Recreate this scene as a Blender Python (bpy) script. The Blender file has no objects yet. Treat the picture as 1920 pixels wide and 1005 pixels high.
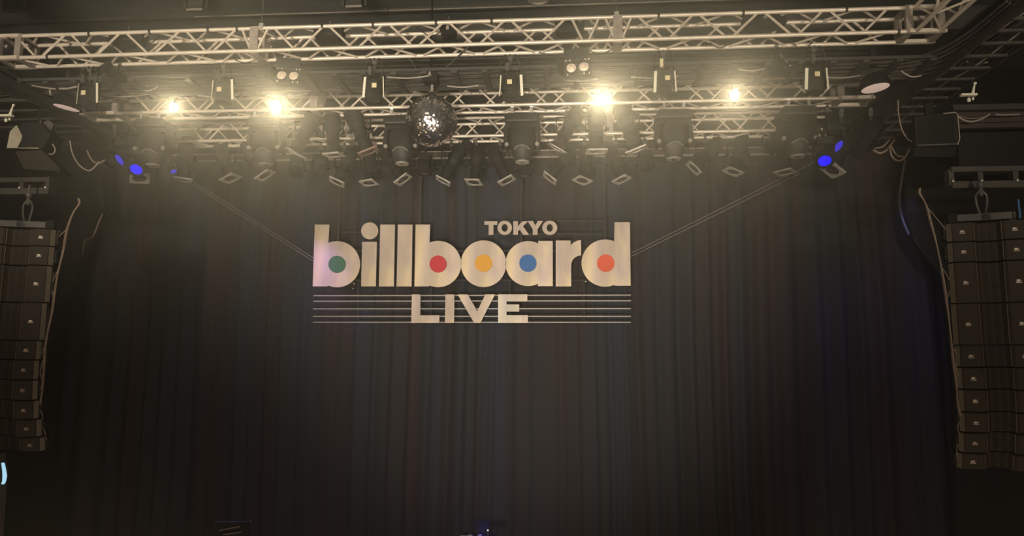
import bpy, math, random
from mathutils import Vector, Matrix
random.seed(7)
S = bpy.context.scene
COL = S.collection
W, H, F = 1920, 1005, 1400.0
YAW, PITCH, ROLL = math.radians(4.4), math.radians(7.5), 0.0045
CAM = Vector((0, 0, 4.0))
fw = Vector((-math.sin(YAW) * math.cos(PITCH), math.cos(YAW) * math.cos(PITCH), math.sin(PITCH)))
rt = Vector((math.cos(YAW), math.sin(YAW), 0))
up = rt.cross(fw).normalized()
rt, up = (rt * math.cos(ROLL) + up * math.sin(ROLL)), (up * math.cos(ROLL) - rt * math.sin(ROLL))

# ---------------------------------------------------------------- camera, world, lights, exposure
cd = bpy.data.cameras.new('camera'); cam = bpy.data.objects.new('camera', cd); COL.objects.link(cam)
cam.matrix_world = Matrix(((rt.x, up.x, -fw.x, CAM.x), (rt.y, up.y, -fw.y, CAM.y), (rt.z, up.z, -fw.z, CAM.z), (0, 0, 0, 1)))
cd.sensor_width = 36.0; cd.lens = 36.0 * F / W; cd.clip_start = 0.05; cd.clip_end = 200
S.camera = cam
w = bpy.data.worlds.new('world'); S.world = w; w.use_nodes = True
w.node_tree.nodes['Background'].inputs[0].default_value = (0.95, 0.95, 1.0, 1)
w.node_tree.nodes['Background'].inputs[1].default_value = 0.018
S.view_settings.view_transform = 'Standard'; S.view_settings.look = 'None'
S.view_settings.exposure = 0.2; S.view_settings.gamma = 1.0; S.view_settings.use_curve_mapping = False
S.cycles.max_bounces = 5; S.cycles.diffuse_bounces = 2; S.cycles.glossy_bounces = 3
S.cycles.volume_bounces = 0; S.cycles.transparent_max_bounces = 6
S.cycles.sample_clamp_indirect = 3.0
S.cycles.caustics_reflective = False; S.cycles.caustics_refractive = False


def light(name, kind, loc, energy, color, target=None, **kw):
    d = bpy.data.lights.new(name, kind); d.energy = energy; d.color = color
    for k, v in kw.items(): setattr(d, k, v)
    o = bpy.data.objects.new(name, d); COL.objects.link(o); o.location = loc
    if target is not None:
        o.rotation_euler = (Vector(target) - Vector(loc)).to_track_quat('-Z', 'Y').to_euler()
    return o


WARM = (1.0, 0.86, 0.68)
for i, (x, y, z, e) in enumerate([(-5.0, -1.5, 5.0, 2800), (0.0, -2.2, 5.0, 1600), (5.0, -1.5, 5.0, 1080)]):
    light('house_spot', 'SPOT', (x, y, z), e, WARM, (x * 0.95, 9.5, 9.6), spot_size=math.radians(62), spot_blend=1.0, shadow_soft_size=0.25)  # unseen house spots behind the viewpoint, aimed up at the trusses
light('house_ambient', 'AREA', (0, 1.5, 2.4), 68, (1.0, 0.86, 0.62), (0, 9, 8.5), shape='RECTANGLE', size=9, size_y=2.0)
light('sign_spot', 'SPOT', (-0.6, -0.5, 3.3), 3000, (1.0, 0.87, 0.73), (-0.6, 11.5, 5.3), spot_size=math.radians(44), spot_blend=1.0, shadow_soft_size=0.12)
light('violet_spot', 'SPOT', (-5.6, 6.2, 7.2), 500, (0.55, 0.30, 1.0), (-4.0, 11.4, 5.45), spot_size=math.radians(12), spot_blend=0.9, shadow_soft_size=0.05)
light('teal_spot', 'SPOT', (1.0, 6.0, 7.1), 330, (0.30, 1.0, 0.8), (-0.98, 11.4, 4.85), spot_size=math.radians(6), spot_blend=1.0, shadow_soft_size=0.03)

rnd = random.Random(21)
for i in range(46):      # small lamps on the audience tables in front of the stage (they show in the mirror ball)
    c = [(1.0, .62, .22), (1.0, .78, .45), (1.0, .70, .32), (.75, .6, 1.0)][i % 4]
    light('table_lamp', 'POINT', (rnd.uniform(-8.5, 7), rnd.uniform(-2, 8.0), rnd.uniform(.9, 1.4)), 5.5, c, shadow_soft_size=.07)

for x, e in ((-5.2, 14), (4.6, 34)):      # the blue wash lights at both ends colour the curtain
    light('blue_wash', 'SPOT', (x, 10.2, 6.3), e, (0.22, 0.30, 1.0), (x * 1.0, 12.3, 2.6), spot_size=math.radians(110), spot_blend=1.0, shadow_soft_size=.08)

# ---------------------------------------------------------------- pixel helpers (world points that stand where the photograph shows them)


def ray(px, py):
    return fw + rt * ((px - W / 2) / F) - up * ((py - H / 2) / F)


def at(px, py, Y):
    d = ray(px, py); return CAM + d * ((Y - CAM.y) / d.y)


def atz(px, py, Z):
    d = ray(px, py); return CAM + d * ((Z - CAM.z) / d.z)


def proj(p):
    v = Vector(p) - CAM; z = v.dot(fw); return (W / 2 + F * v.dot(rt) / z, H / 2 - F * v.dot(up) / z)


# ---------------------------------------------------------------- materials
MATS = {}


def mat(name, col, rough=0.5, metal=0.0, noise=0.0, scale=20.0, stretch=(1, 1, 1), bump=0.0, emit=None, estr=0.0, col2=None, spec=0.5, aniso=None):
    m = bpy.data.materials.new(name); m.use_nodes = True; nt = m.node_tree; b = nt.nodes['Principled BSDF']
    b.inputs['Roughness'].default_value = rough; b.inputs['Metallic'].default_value = metal
    b.inputs['Base Color'].default_value = (*col, 1); b.inputs['Specular IOR Level'].default_value = spec
    tc = nt.nodes.new('ShaderNodeTexCoord'); mp = nt.nodes.new('ShaderNodeMapping'); mp.inputs['Scale'].default_value = stretch
    nz = nt.nodes.new('ShaderNodeTexNoise'); nz.inputs['Scale'].default_value = scale; nz.inputs['Detail'].default_value = 4
    nt.links.new(tc.outputs['Object'], mp.inputs[0]); nt.links.new(mp.outputs[0], nz.inputs['Vector'])
    if noise > 0 or col2:
        cr = nt.nodes.new('ShaderNodeValToRGB'); cr.color_ramp.elements[0].position = 0.32; cr.color_ramp.elements[1].position = 0.68
        c2 = col2 or tuple(c * (1 - noise) for c in col)
        cr.color_ramp.elements[0].color = (*c2, 1); cr.color_ramp.elements[1].color = (*[min(1, c * (1 + noise * .4)) for c in col], 1)
        nt.links.new(nz.outputs['Fac'], cr.inputs[0]); nt.links.new(cr.outputs[0], b.inputs['Base Color'])
    if bump > 0:
        bp = nt.nodes.new('ShaderNodeBump'); bp.inputs['Strength'].default_value = bump; bp.inputs['Distance'].default_value = 0.01
        nt.links.new(nz.outputs['Fac'], bp.inputs['Height']); nt.links.new(bp.outputs[0], b.inputs['Normal'])
    if emit:
        b.inputs['Emission Color'].default_value = (*emit, 1); b.inputs['Emission Strength'].default_value = estr
    MATS[name] = m
    return m


M_ALU = mat('aluminium', (0.86, 0.76, 0.63), 0.42, 0.35, noise=0.12, scale=9)
M_PLATE = mat('aluminium_plate', (0.42, 0.36, 0.31), 0.5, 0.4, noise=0.2, scale=14)
M_BLACK = mat('black_paint', (0.012, 0.012, 0.011), 0.65, 0.0, spec=0.15, noise=0.25, scale=12)
M_BLACK2 = mat('black_casting', (0.018, 0.018, 0.016), 0.6, 0.0, spec=0.18, noise=0.3, scale=18, bump=0.1)
M_GREY = mat('grey_steel', (0.10, 0.095, 0.08), 0.5, 0.2, noise=0.3, scale=12)
M_TRAY = mat('tray_steel', (0.075, 0.068, 0.057), 0.55, 0.2, noise=0.3, scale=8)
M_FRAME = mat('gel_frame_metal', (0.50, 0.46, 0.40), 0.5, 0.2, noise=0.2, scale=20)
M_FRAMEB = mat('rusty_gel_frame', (0.34, 0.21, 0.17), 0.7, 0.0, noise=0.5, scale=60)
M_CHROME = mat('bright_metal', (0.75, 0.70, 0.62), 0.3, 0.6, noise=0.1)
M_WHITE = mat('reflective_white_strip', (0.9, 0.86, 0.68), 0.4)
M_TAG = mat('pale_yellow_tag', (0.80, 0.68, 0.40), 0.6, noise=0.15, scale=60)
M_CABLE = mat('tan_cable', (0.30, 0.22, 0.16), 0.6, noise=0.2)
M_CABLEG = mat('grey_cable', (0.42, 0.37, 0.31), 0.6, noise=0.2)
M_CABLED = mat('black_cable', (0.03, 0.028, 0.025), 0.5)
M_SPK = mat('speaker_paint', (0.044, 0.035, 0.024), 0.7, spec=0.2, noise=0.15, scale=6, bump=0.05)
M_SPKG = mat('speaker_grille', (0.036, 0.028, 0.019), 0.8, noise=0.25, scale=240)
M_SPKL = mat('speaker_edge_highlight', (0.15, 0.125, 0.09), 0.5, noise=0.1)  # paler than the housing: light caught on cabinet corners, put into colour
M_SLOT = mat('speaker_slot', (0.012, 0.010, 0.008), 0.8)
M_BADGE = mat('silver_badge', (0.75, 0.70, 0.6), 0.35, 0.2)
M_BADGEB = mat('badge_backing', (0.17, 0.08, 0.04), 0.5)
M_CREAM = mat('cream_waveguide', (0.42, 0.37, 0.27), 0.5, noise=0.1)
M_CEIL = mat('ceiling_paint', (0.13, 0.138, 0.127), 0.8, noise=0.3, scale=1.2, stretch=(1, 3, 1))
M_DUCT = mat('dark_duct', (0.055, 0.053, 0.044), 0.7, noise=0.35, scale=3, stretch=(.3, 5, 5))
M_WALL = mat('black_wall', (0.014, 0.013, 0.011), 0.85, noise=0.2, scale=3)
M_FLOOR = mat('stage_floor', (0.02, 0.018, 0.016), 0.5, noise=0.3, scale=5)
M_BROWN = mat('brown_batten_face', (0.075, 0.055, 0.045), 0.7, noise=0.4, scale=10, stretch=(.3, 1, 6))
M_SIGNSIDE = mat('sign_return', (0.20, 0.15, 0.10), 0.45, 0.5)
M_DOTS = {k: mat('disc_' + k, c, 0.55) for k, c in dict(green=(0.035, 0.16, 0.065), red=(0.62, 0.018, 0.025), yellow=(0.88, 0.42, 0.02), blue=(0.02, 0.15, 0.45), orange=(0.90, 0.12, 0.04)).items()}
M_PINK = mat('frosted_lens', (0.80, 0.60, 0.52), 0.5, emit=(1.0, 0.72, 0.60), estr=0.30)
M_LENS = mat('dark_glass_lens', (0.02, 0.02, 0.022), 0.25, 0.0, spec=0.3)
M_HONEY = mat('blinder_lens', (0.85, 0.68, 0.52), 0.25, 0.3, noise=0.55, scale=50, bump=0.8, emit=(1.0, .75, .55), estr=0.10)
M_LIT = mat('lit_lamp_lens', (1, .9, .7), 0.3, emit=(1.0, 0.80, 0.45), estr=5.5)
M_BLUE = mat('lit_blue_lens', (.0, .0, .02), 0.9, spec=0.0, emit=(0.006, 0.0, 0.85), estr=1.2, noise=0.2)
M_BLUE2 = mat('dim_blue_lens', (.0, .0, .02), 0.9, spec=0.0, emit=(0.05, 0.03, 0.62), estr=0.8)
M_BLUETUBE = mat('blue_tube', (0.05, 0.18, 0.42), 0.5)
M_MIRROR = mat('mirror_tile', (0.93, 0.90, 0.92), 0.15, 1.0)
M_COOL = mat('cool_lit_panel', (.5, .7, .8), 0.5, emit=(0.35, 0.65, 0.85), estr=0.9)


def brushed():
    m = bpy.data.materials.new('sign_metal_reflections'); m.use_nodes = True; nt = m.node_tree; b = nt.nodes['Principled BSDF']
    tc = nt.nodes.new('ShaderNodeTexCoord'); mp = nt.nodes.new('ShaderNodeMapping'); mp.inputs['Scale'].default_value = (1.0, 1.0, 0.30)
    nt.links.new(tc.outputs['Object'], mp.inputs[0])
    n1 = nt.nodes.new('ShaderNodeTexNoise'); n1.inputs['Scale'].default_value = 2.3; n1.inputs['Detail'].default_value = 2; n1.inputs['Distortion'].default_value = 1.3
    n2 = nt.nodes.new('ShaderNodeTexWave'); n2.inputs['Scale'].default_value = .7; n2.inputs['Distortion'].default_value = 9; n2.inputs['Detail'].default_value = 2; n2.inputs['Detail Scale'].default_value = .8
    for n in (n1, n2): nt.links.new(mp.outputs[0], n.inputs['Vector'])
    cr = nt.nodes.new('ShaderNodeValToRGB'); e = cr.color_ramp.elements
    e[0].position = .34; e[0].color = (0.50, 0.41, 0.36, 1); e[1].position = .66; e[1].color = (0.74, 0.60, 0.38, 1)  # brushed streaks and the metal's reflection patterns, painted into the base colour
    k = e.new(.5); k.color = (0.62, 0.51, 0.40, 1)
    nt.links.new(n1.outputs['Fac'], cr.inputs[0])
    mx = nt.nodes.new('ShaderNodeMix'); mx.data_type = 'RGBA'; mx.blend_type = 'MULTIPLY'; mx.inputs['Factor'].default_value = 0.22
    nt.links.new(cr.outputs[0], mx.inputs['A']); nt.links.new(n2.outputs['Color'], mx.inputs['B'])
    nt.links.new(mx.outputs['Result'], b.inputs['Base Color'])
    b.inputs['Metallic'].default_value = 0.25; b.inputs['Roughness'].default_value = 0.45
    return m


M_SIGN = brushed()


def cloth():
    m = bpy.data.materials.new('curtain_cloth'); m.use_nodes = True; nt = m.node_tree; b = nt.nodes['Principled BSDF']
    tc = nt.nodes.new('ShaderNodeTexCoord'); mp = nt.nodes.new('ShaderNodeMapping'); mp.inputs['Scale'].default_value = (1.0, 0.0, 0.015)
    nt.links.new(tc.outputs['Object'], mp.inputs[0])
    n = nt.nodes.new('ShaderNodeTexNoise'); n.inputs['Scale'].default_value = 2.1; n.inputs['Detail'].default_value = 3
    nt.links.new(mp.outputs[0], n.inputs['Vector'])
    cr = nt.nodes.new('ShaderNodeValToRGB'); e = cr.color_ramp.elements
    e[0].position = .36; e[0].color = (0.062, 0.046, 0.047, 1); e[1].position = .66; e[1].color = (0.050, 0.055, 0.074, 1)
    k = e.new(.5); k.color = (0.050, 0.050, 0.052, 1)
    nt.links.new(n.outputs['Fac'], cr.inputs[0]); nt.links.new(cr.outputs[0], b.inputs['Base Color'])
    b.inputs['Roughness'].default_value = 0.9; b.inputs['Specular IOR Level'].default_value = 0.1
    b.inputs['Sheen Weight'].default_value = 0.05
    return m


M_CURT = cloth()

# ---------------------------------------------------------------- mesh helpers


class MB:
    def __init__(s): s.v = []; s.f = []

    def add(s, vs, fs, mx=None):
        n = len(s.v)
        s.v += [tuple(mx @ Vector(a)) if mx else tuple(a) for a in vs]
        s.f += [tuple(i + n for i in f) for f in fs]
        return s

    def box(s, c, d, rz=0, mx=None, taper=1.0):
        x, y, z = d[0] / 2, d[1] / 2, d[2] / 2; R = Matrix.Rotation(rz, 3, 'Z'); c = Vector(c); vs = []
        for k in (-1, 1):
            t = taper if k < 0 else 1.0
            for a, b in ((-1, -1), (1, -1), (1, 1), (-1, 1)): vs.append(c + R @ Vector((a * x * t, b * y * t, k * z)))
        return s.add(vs, [(3, 2, 1, 0), (4, 5, 6, 7), (0, 1, 5, 4), (1, 2, 6, 5), (2, 3, 7, 6), (3, 0, 4, 7)], mx)

    def cyl(s, p, q, r, n=8, r2=None, caps=True):
        p, q = Vector(p), Vector(q); a = (q - p).normalized(); u = a.orthogonal().normalized(); v = a.cross(u); r2 = r if r2 is None else r2; vs = []
        for c, rr in ((p, r), (q, r2)):
            for i in range(n):
                t = 2 * math.pi * (i + .5) / n; vs.append(c + u * math.cos(t) * rr + v * math.sin(t) * rr)
        fs = [(i, (i + 1) % n, n + (i + 1) % n, n + i) for i in range(n)]
        if caps: fs += [tuple(range(n - 1, -1, -1)), tuple(range(n, 2 * n))]
        return s.add(vs, fs)

    def tube(s, pts, r, n=6):
        pts = [Vector(p) for p in pts]; vs = []; u = None
        for i, p in enumerate(pts):
            t = (pts[min(i + 1, len(pts) - 1)] - pts[max(i - 1, 0)]).normalized()
            u = t.orthogonal().normalized() if u is None else (u - t * u.dot(t)).normalized()
            v = t.cross(u)
            for k in range(n):
                a = 2 * math.pi * k / n; vs.append(p + u * math.cos(a) * r + v * math.sin(a) * r)
        fs = [(i * n + k, i * n + (k + 1) % n, (i + 1) * n + (k + 1) % n, (i + 1) * n + k) for i in range(len(pts) - 1) for k in range(n)]
        fs += [tuple(range(n - 1, -1, -1)), tuple(range((len(pts) - 1) * n, len(pts) * n))]
        return s.add(vs, fs)

    def lathe(s, prof, n=20, mx=None, sx=1.0, sy=1.0, sq=0.0):
        vs = []
        for r, z in prof:
            for i in range(n):
                t = 2 * math.pi * (i + .5) / n; c, d = math.cos(t), math.sin(t)
                k = 1 + sq * (1 / max(abs(c), abs(d)) - 1)
                vs.append((c * r * sx * k, d * r * sy * k, z))
        fs = [(j * n + i, (j + 1) * n + i, (j + 1) * n + (i + 1) % n, j * n + (i + 1) % n) for j in range(len(prof) - 1) for i in range(n)]
        fs += [tuple(range(n)), tuple(range(len(prof) * n - 1, (len(prof) - 1) * n - 1, -1))]
        return s.add(vs, fs, mx)

    def prism(s, poly, a, b, axis='z', mx=None):
        n = len(poly)
        f = {'z': lambda p, h: (p[0], p[1], h), 'y': lambda p, h: (p[0], h, p[1]), 'x': lambda p, h: (h, p[0], p[1])}[axis]
        vs = [f(p, a) for p in poly] + [f(p, b) for p in poly]
        fs = [tuple(range(n - 1, -1, -1)), tuple(range(n, 2 * n))] + [(i, (i + 1) % n, n + (i + 1) % n, n + i) for i in range(n)]
        return s.add(vs, fs, mx)

    def mesh(s, name, m, smooth=False):
        me = bpy.data.meshes.new(name); me.from_pydata(s.v, [], s.f); me.materials.append(m)
        if smooth:
            me.polygons.foreach_set('use_smooth', [True] * len(me.polygons))
            me.set_sharp_from_angle(angle=math.radians(38))
        me.update(); return me

    def obj(s, name, m, parent=None, smooth=False):
        return link(name, s.mesh(name, m, smooth), parent)


def link(name, data, parent=None, loc=None, rot=None):
    o = bpy.data.objects.new(name, data); COL.objects.link(o)
    if parent is not None: o.parent = parent
    if loc is not None: o.location = loc
    if rot is not None: o.rotation_euler = rot
    return o


def tag(o, label, cat, group=None, kind=None):
    o['label'] = label; o['category'] = cat
    if group: o['group'] = group
    if kind: o['kind'] = kind
    return o


def thing(name, loc, label, cat, group=None, rz=0.0):
    return tag(link(name, None, None, loc, (0, 0, rz)), label, cat, group)


def struct(name, mb, m, parent=None):
    o = mb.obj(name, m, parent)
    if parent is None: o['kind'] = 'structure'
    return o


def bez(p0, p1, p2, p3, n=14):
    o = []
    for i in range(n + 1):
        t = i / n; o.append(p0 * (1 - t) ** 3 + p1 * 3 * t * (1 - t) ** 2 + p2 * 3 * t * t * (1 - t) + p3 * t ** 3)
    return o


def spline(pts, n=6):
    P = [Vector(p) for p in pts]; P = [P[0] * 2 - P[1]] + P + [P[-1] * 2 - P[-2]]; out = []
    for i in range(1, len(P) - 2):
        for k in range(n):
            t = k / n; a, b, c, d = P[i - 1:i + 3]
            out.append(.5 * ((2 * b) + (c - a) * t + (2 * a - 5 * b + 4 * c - d) * t * t + (3 * b - a - 3 * c + d) * t ** 3))
    out.append(P[-2]); return out


def cable(px, Y, r, label, m=None, dY=None, name='cable', cat='cable', group=None):
    pts = [at(x, y, Y + (dY[i] if dY else 0)) for i, (x, y) in enumerate(px)]
    mb = MB(); mb.tube(spline(pts), r, 6)
    return tag(mb.obj(name, m or M_CABLEG, None, True), label, cat, group)


def dirmat(d, roll=0.0, ref=(0, 1, 0)):
    """rotation whose -Z axis points along d"""
    z = -Vector(d).normalized(); x = Vector(ref).cross(z)
    if x.length < 1e-3: x = Vector((1, 0, 0)).cross(z)
    x.normalize(); y = z.cross(x)
    R = Matrix((x, y, z)).transposed()
    return R @ Matrix.Rotation(roll, 3, 'Z')


# ---------------------------------------------------------------- depths
YA, YB, YC, YD, YS, YCUR = 8.0, 9.2, 10.1, 11.0, 11.5, 12.3
YARR = 8.0

# ---------------------------------------------------------------- the setting
ZC = 9.6
struct('floor', MB().box((0, 5.5, -0.1), (24, 19, 0.2)), M_FLOOR)
ceil = struct('ceiling', MB().box((0, 5.5, ZC + .1), (24, 19, 0.2)), M_CEIL)
for k, yy in enumerate((6.2, 7.4, 8.6, 9.8, 11.0, 12.2)):
    MB().box((0, yy, ZC - .03), (23.6, .05, .06)).obj('ceiling_joint_strip', M_DUCT, ceil)
struct('wall_back', MB().box((0, 13.3, 4.8), (24, .2, 10)), M_WALL)
struct('wall_left', MB().box((-11.6, 5.5, 4.8), (.2, 19, 10)), M_WALL)
struct('wall_right', MB().box((10.6, 5.5, 4.8), (.2, 19, 10)), M_WALL)


def mask(name, pts, Y, th=.1):
    P = [at(x, y, Y) for x, y in pts]
    return struct(name, MB().prism([(p.x, p.z) for p in P], Y, Y + th, 'y'), M_WALL)


mask('wall_left_wing', [(188, 285), (196, 390), (160, 470), (128, 570), (108, 720), (98, 1100), (-420, 1100), (-420, 285)], 11.7)
mask('wall_right_wing', [(1697, 285), (1700, 400), (1712, 450), (1765, 520), (1785, 700), (1800, 1100), (2400, 1100), (2400, 285)], 11.7)


def curtain(name, xa, xb, label, seed):
    rnd = random.Random(seed); n = int((xb - xa) / .022); vs = []; fs = []
    ph = [rnd.uniform(0, 6.28) for _ in range(6)]
    rows = [(0.02, 1.0), (2.2, 1.0), (4.5, .92), (6.3, .75), (7.6, .5)]
    warp = 0
    for i in range(n + 1):
        x = xa + (xb - xa) * i / n
        s = x + .10 * math.sin(x * 1.3 + ph[0]) + .06 * math.sin(x * 3.1 + ph[1])
        a = .055 * (1 + .5 * math.sin(x * .8 + ph[2]))
        fold = a * math.sin(s * 19 + ph[3]) + .03 * math.sin(s * 9.1 + ph[4]) + .012 * math.sin(s * 41 + ph[5])
        for z, k in rows:
            vs.append((x + (.03 * math.sin(z * .7 + x)), YCUR + fold * k, z))
    m = len(rows)
    for i in range(n):
        for j in range(m - 1): fs.append((i * m + j, (i + 1) * m + j, (i + 1) * m + j + 1, i * m + j + 1))
    mb = MB(); mb.add(vs, fs); o = mb.obj(name, M_CURT)
    for p in o.data.polygons: p.use_smooth = True
    return tag(o, label, 'curtain', 'stage curtain halves')


xm = at(880, 700, YCUR).x
curtain('stage_curtain', -9.6, xm + .06, 'black pleated stage curtain half with brownish folds behind the LIVE letters L and I', 3)
curtain('stage_curtain', xm - .06, 8.6, 'black pleated stage curtain half with bluish folds, hanging behind the letters a r d', 5)
tag(MB().box((-.5, YCUR, 7.68), (18.2, .12, .14)).obj('curtain_track', M_BLACK), 'long black curtain track at the top of the pleated stage curtain', 'curtain track')

# ---------------------------------------------------------------- trusses


def truss(name, label, Y, nb0, nb1, s, tops, seg, ends, rc=.0235, rb=.0148, extra=()):
    """box truss: nb0, nb1 pixel ends of the near bottom chord; tops = world X of the near face's top nodes"""
    a, b = at(*nb0, Y), at(*nb1, Y); L = b - a; L.y = 0
    root = thing(name, (a + b) / 2 + Vector((0, s / 2, 0)), label, 'truss'); o0 = root.location.copy()
    zx = lambda X: a.z + (b.z - a.z) * (X - a.x) / (b.x - a.x)
    pt = lambda X, j, k: Vector((X, Y + j * s, zx(X) + k * s)) - o0      # j depth, k height
    for j in (0, 1):
        for k in (0, 1): MB().cyl(pt(a.x, j, k), pt(b.x, j, k), rc, 10).obj('chord', M_ALU, root, True)
    cache = {}

    def brace(p, q):
        d = q - p; key = tuple(round(c, 2) for c in d)
        if key not in cache: cache[key] = MB().cyl((0, 0, 0), d, rb, 6).mesh('brace', M_ALU, True)
        link('brace', cache[key], root, p)
    g = .035
    for i in range(len(tops) - 1):
        t0, t1 = tops[i], tops[i + 1]; m = (t0 + t1) / 2
        if t1 - t0 > 1.1 or any(t0 < sx < t1 and min(m - t0, t1 - t0) > 0 and False for sx in seg): continue
        for (A, B, f) in (((0, 1), (0, 0), 0), ((1, 0), (1, 1), 0), ((0, 0), (1, 0), 0), ((1, 1), (0, 1), 0)):
            brace(pt(t0 + g, *A), pt(m - g, *B)); brace(pt(m + g, *B), pt(t1 - g, *A))
    pw = .10
    for sx in seg:
        for (c, d) in (((0, .5), (pw, .012, s)), ((1, .5), (pw, .012, s)), ((.5, 0), (pw, s, .012)), ((.5, 1), (pw, s, .012))):
            off = Vector((0, (-.025 if c[0] == 0 else .025 if c[0] == 1 else 0), (-.025 if c[1] == 0 else .025 if c[1] == 1 else 0)))
            MB().box(pt(sx, *c) + off, d).obj('joint_plate', M_PLATE, root)
        for j in (0, 1):
            for k in (.12, .88):
                MB().cyl(pt(sx + .03, j, k) + Vector((0, -.04 if j == 0 else .04, 0)), pt(sx + .03, j, k) + Vector((0, 0, 0)), .009, 6).obj('bolt', M_CHROME, root)
    for (x0, x1) in ends:      # corner blocks: four uprights, plate sides
        for xx in (x0, x1):
            for j in (0, 1): MB().box(pt(xx, j, .5), (.075, .05, s + .04)).obj('corner_upright', M_PLATE, root)
            for k in (0, 1): MB().box(pt(xx, .5, k), (.075, s, .04)).obj('corner_crossbar', M_PLATE, root)
        for j in (0, 1):
            for k in (0, 1): MB().box(pt((x0 + x1) / 2, j, k), (abs(x1 - x0), .055, .04)).obj('corner_rail', M_ALU, root)
    return root, zx


sA = .272
ax = lambda px: at(px, 40, YA).x
topsA = [ax(p) for p in (28, 130, 232, 344, 449)] + [ax(509) + 0] + [ax(p) for p in (612, 724, 836, 952, 1066)] + [ax(1128)] + [ax(p) for p in (1190, 1305, 1428, 1550, 1672)]
trA, zA = truss('front_truss', 'long front box truss of bright aluminium tubes nearest the ceiling, spanning above all spotlights', YA, (-330, 119), (1775, 57), sA,
                topsA, [ax(479), ax(1158)], [(ax(2), ax(40)), (ax(1704), at(1765, 57, YA).x)])
bx = lambda px: at(px, 185, YB).x
pB = .66
topsB = [bx(887) + pB * k for k in range(-7, 8)]
trB, zB = truss('middle_truss', 'middle box truss of aluminium tubes carrying the four lit lamps and the large moving heads', YB, (152, 213.5), (1640, 182.5), .262,
                topsB, [bx(590)], [(bx(158), bx(218)), (bx(1577), bx(1632))], rc=.0225, rb=.0135)
cx = lambda px: at(px, 240, YC).x
topsC = [cx(909) + (cx(1076) - cx(909)) / 2 * k for k in range(-7, 8)]
trC, zC = truss('rear_truss', 'rear box truss of aluminium tubes seen between the spotlight bodies, closest to the curtain', YC, (290, 266), (1560, 242.5), .262,
                topsC, [cx(655), cx(1143)], [], rc=.0225, rb=.0135)


def side_truss(name, label, x0, x1, y0, y1, z0, s):
    root = thing(name, ((x0 + x1) / 2, (y0 + y1) / 2, z0), label, 'truss'); o0 = root.location.copy()
    for x in (x0, x1):
        for z in (z0, z0 + s): MB().cyl(Vector((x, y0, z)) - o0, Vector((x, y1, z)) - o0, .0235, 10).obj('chord', M_ALU, root, True)
    n = int((y1 - y0) / .34)
    for i in range(n):
        a, b = y0 + (y1 - y0) * i / n, y0 + (y1 - y0) * (i + 1) / n
        if i % 2: a, b = b, a
        for x in (x0, x1): MB().cyl(Vector((x, a, z0)) - o0, Vector((x, b, z0 + s)) - o0, .0125, 6).obj('brace', M_ALU, root, True)
        for z in (z0, z0 + s): MB().cyl(Vector((x0, a, z)) - o0, Vector((x1, b, z)) - o0, .0125, 6).obj('brace', M_ALU, root, True)
    return root


xr0, xr1 = ax(1716), at(1762, 57, YA).x
side_truss('side_truss', 'aluminium side truss running from the front truss corner towards the audience, beside the ceiling cables', xr0, xr1, 4.0, YA - .03, zA(xr0), sA)
xl0, xl1 = ax(-30), ax(2)
side_truss('side_truss', 'short glimpse of side truss running forward at the front truss end above the cream-fronted speaker', xl0 - .1, xl1 - .0, 4.0, YA - .03, zA(xl0), sA)


def rod(p, q, r, name, label, cat, m, chain=False):
    root = thing(name, p, label, cat); mb = MB(); d = Vector(q) - Vector(p)
    mb.cyl((0, 0, 0), d, r, 6); mb.obj('wire', m, root)
    MB().box((0, 0, .02), (.05, .05, .07)).obj('shackle', M_CHROME, root)
    return root


for px, l in ((491, 'steel hanging wire and shackle above the front truss plate over the first lit pair'), (1156, 'steel hanging wire and shackle above the wide front truss plate near the twin-lens blinder')):
    p = at(px, 48 if px < 900 else 24, YA); p.z = zA(p.x) + sA
    rod(p, (p.x, p.y, ZC), .008, 'hanging_wire', l, 'wire', M_GREY)

# ---------------------------------------------------------------- cable trays and beams overhead
ZT = 7.42
a0, a1 = atz(960, 131, ZT), atz(960, 168, ZT)
TX0, TX1 = -7.6, atz(1745, 120, ZT).x
tray = thing('cable_tray', (0, (a0.y + a1.y) / 2, ZT), 'dark ladder cable tray with loose cables, running between the front and middle trusses', 'cable tray')
o0 = tray.location.copy()
for yy in (a0.y, a1.y):
    MB().box(Vector(((TX0 + TX1) / 2, yy, ZT + .03)) - o0, (TX1 - TX0, .02, .035)).obj('rail', M_DUCT, tray)
LAMPX = [at(px, 190, 8.8).x for px in (326, 519, 1129, 1377)]
for i in range(34):
    X = TX0 + .15 + i * .36
    if X < TX1 and all(abs(X - lx) > .2 for lx in LAMPX): MB().box(Vector((X, (a0.y + a1.y) / 2, ZT)) - o0, (.07, a1.y - a0.y, .03)).obj('rung', M_TRAY, tray)
mb = MB(); rnd = random.Random(4)
for i in range(15):
    yy = a0.y + .05 + (a1.y - a0.y - .1) * i / 14; pts = []
    for k in range(26):
        X = TX0 + (TX1 - TX0) * k / 25; pts.append(Vector((X, yy + rnd.uniform(-.02, .02), ZT + .04 + rnd.uniform(-.012, .02))) - o0)
    mb.tube(spline(pts, 2), rnd.choice((.008, .011, .014)), 5)
o = mb.obj('cable_bundle', M_TRAY, tray, True); o['kind'] = 'stuff'
for i in range(9):
    y = 146 + rnd.uniform(-9, 22); x = 200 + i * 165 + rnd.uniform(-40, 40); wd = rnd.uniform(50, 95)
    yy = y - (x - 960) * .026
    P = [atz(x + wd * t, yy - wd * t * .025, ZT - .03) - Vector((0, 0, .022 * math.sin(math.pi * t))) - o0 for t in (0, .25, .5, .75, 1)]
    MB().tube(spline(P, 3), .009, 5).obj('pale_cable', M_CABLEG, tray, True)['label'] = 'pale grey loose cable sagging below the tray'
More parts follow.
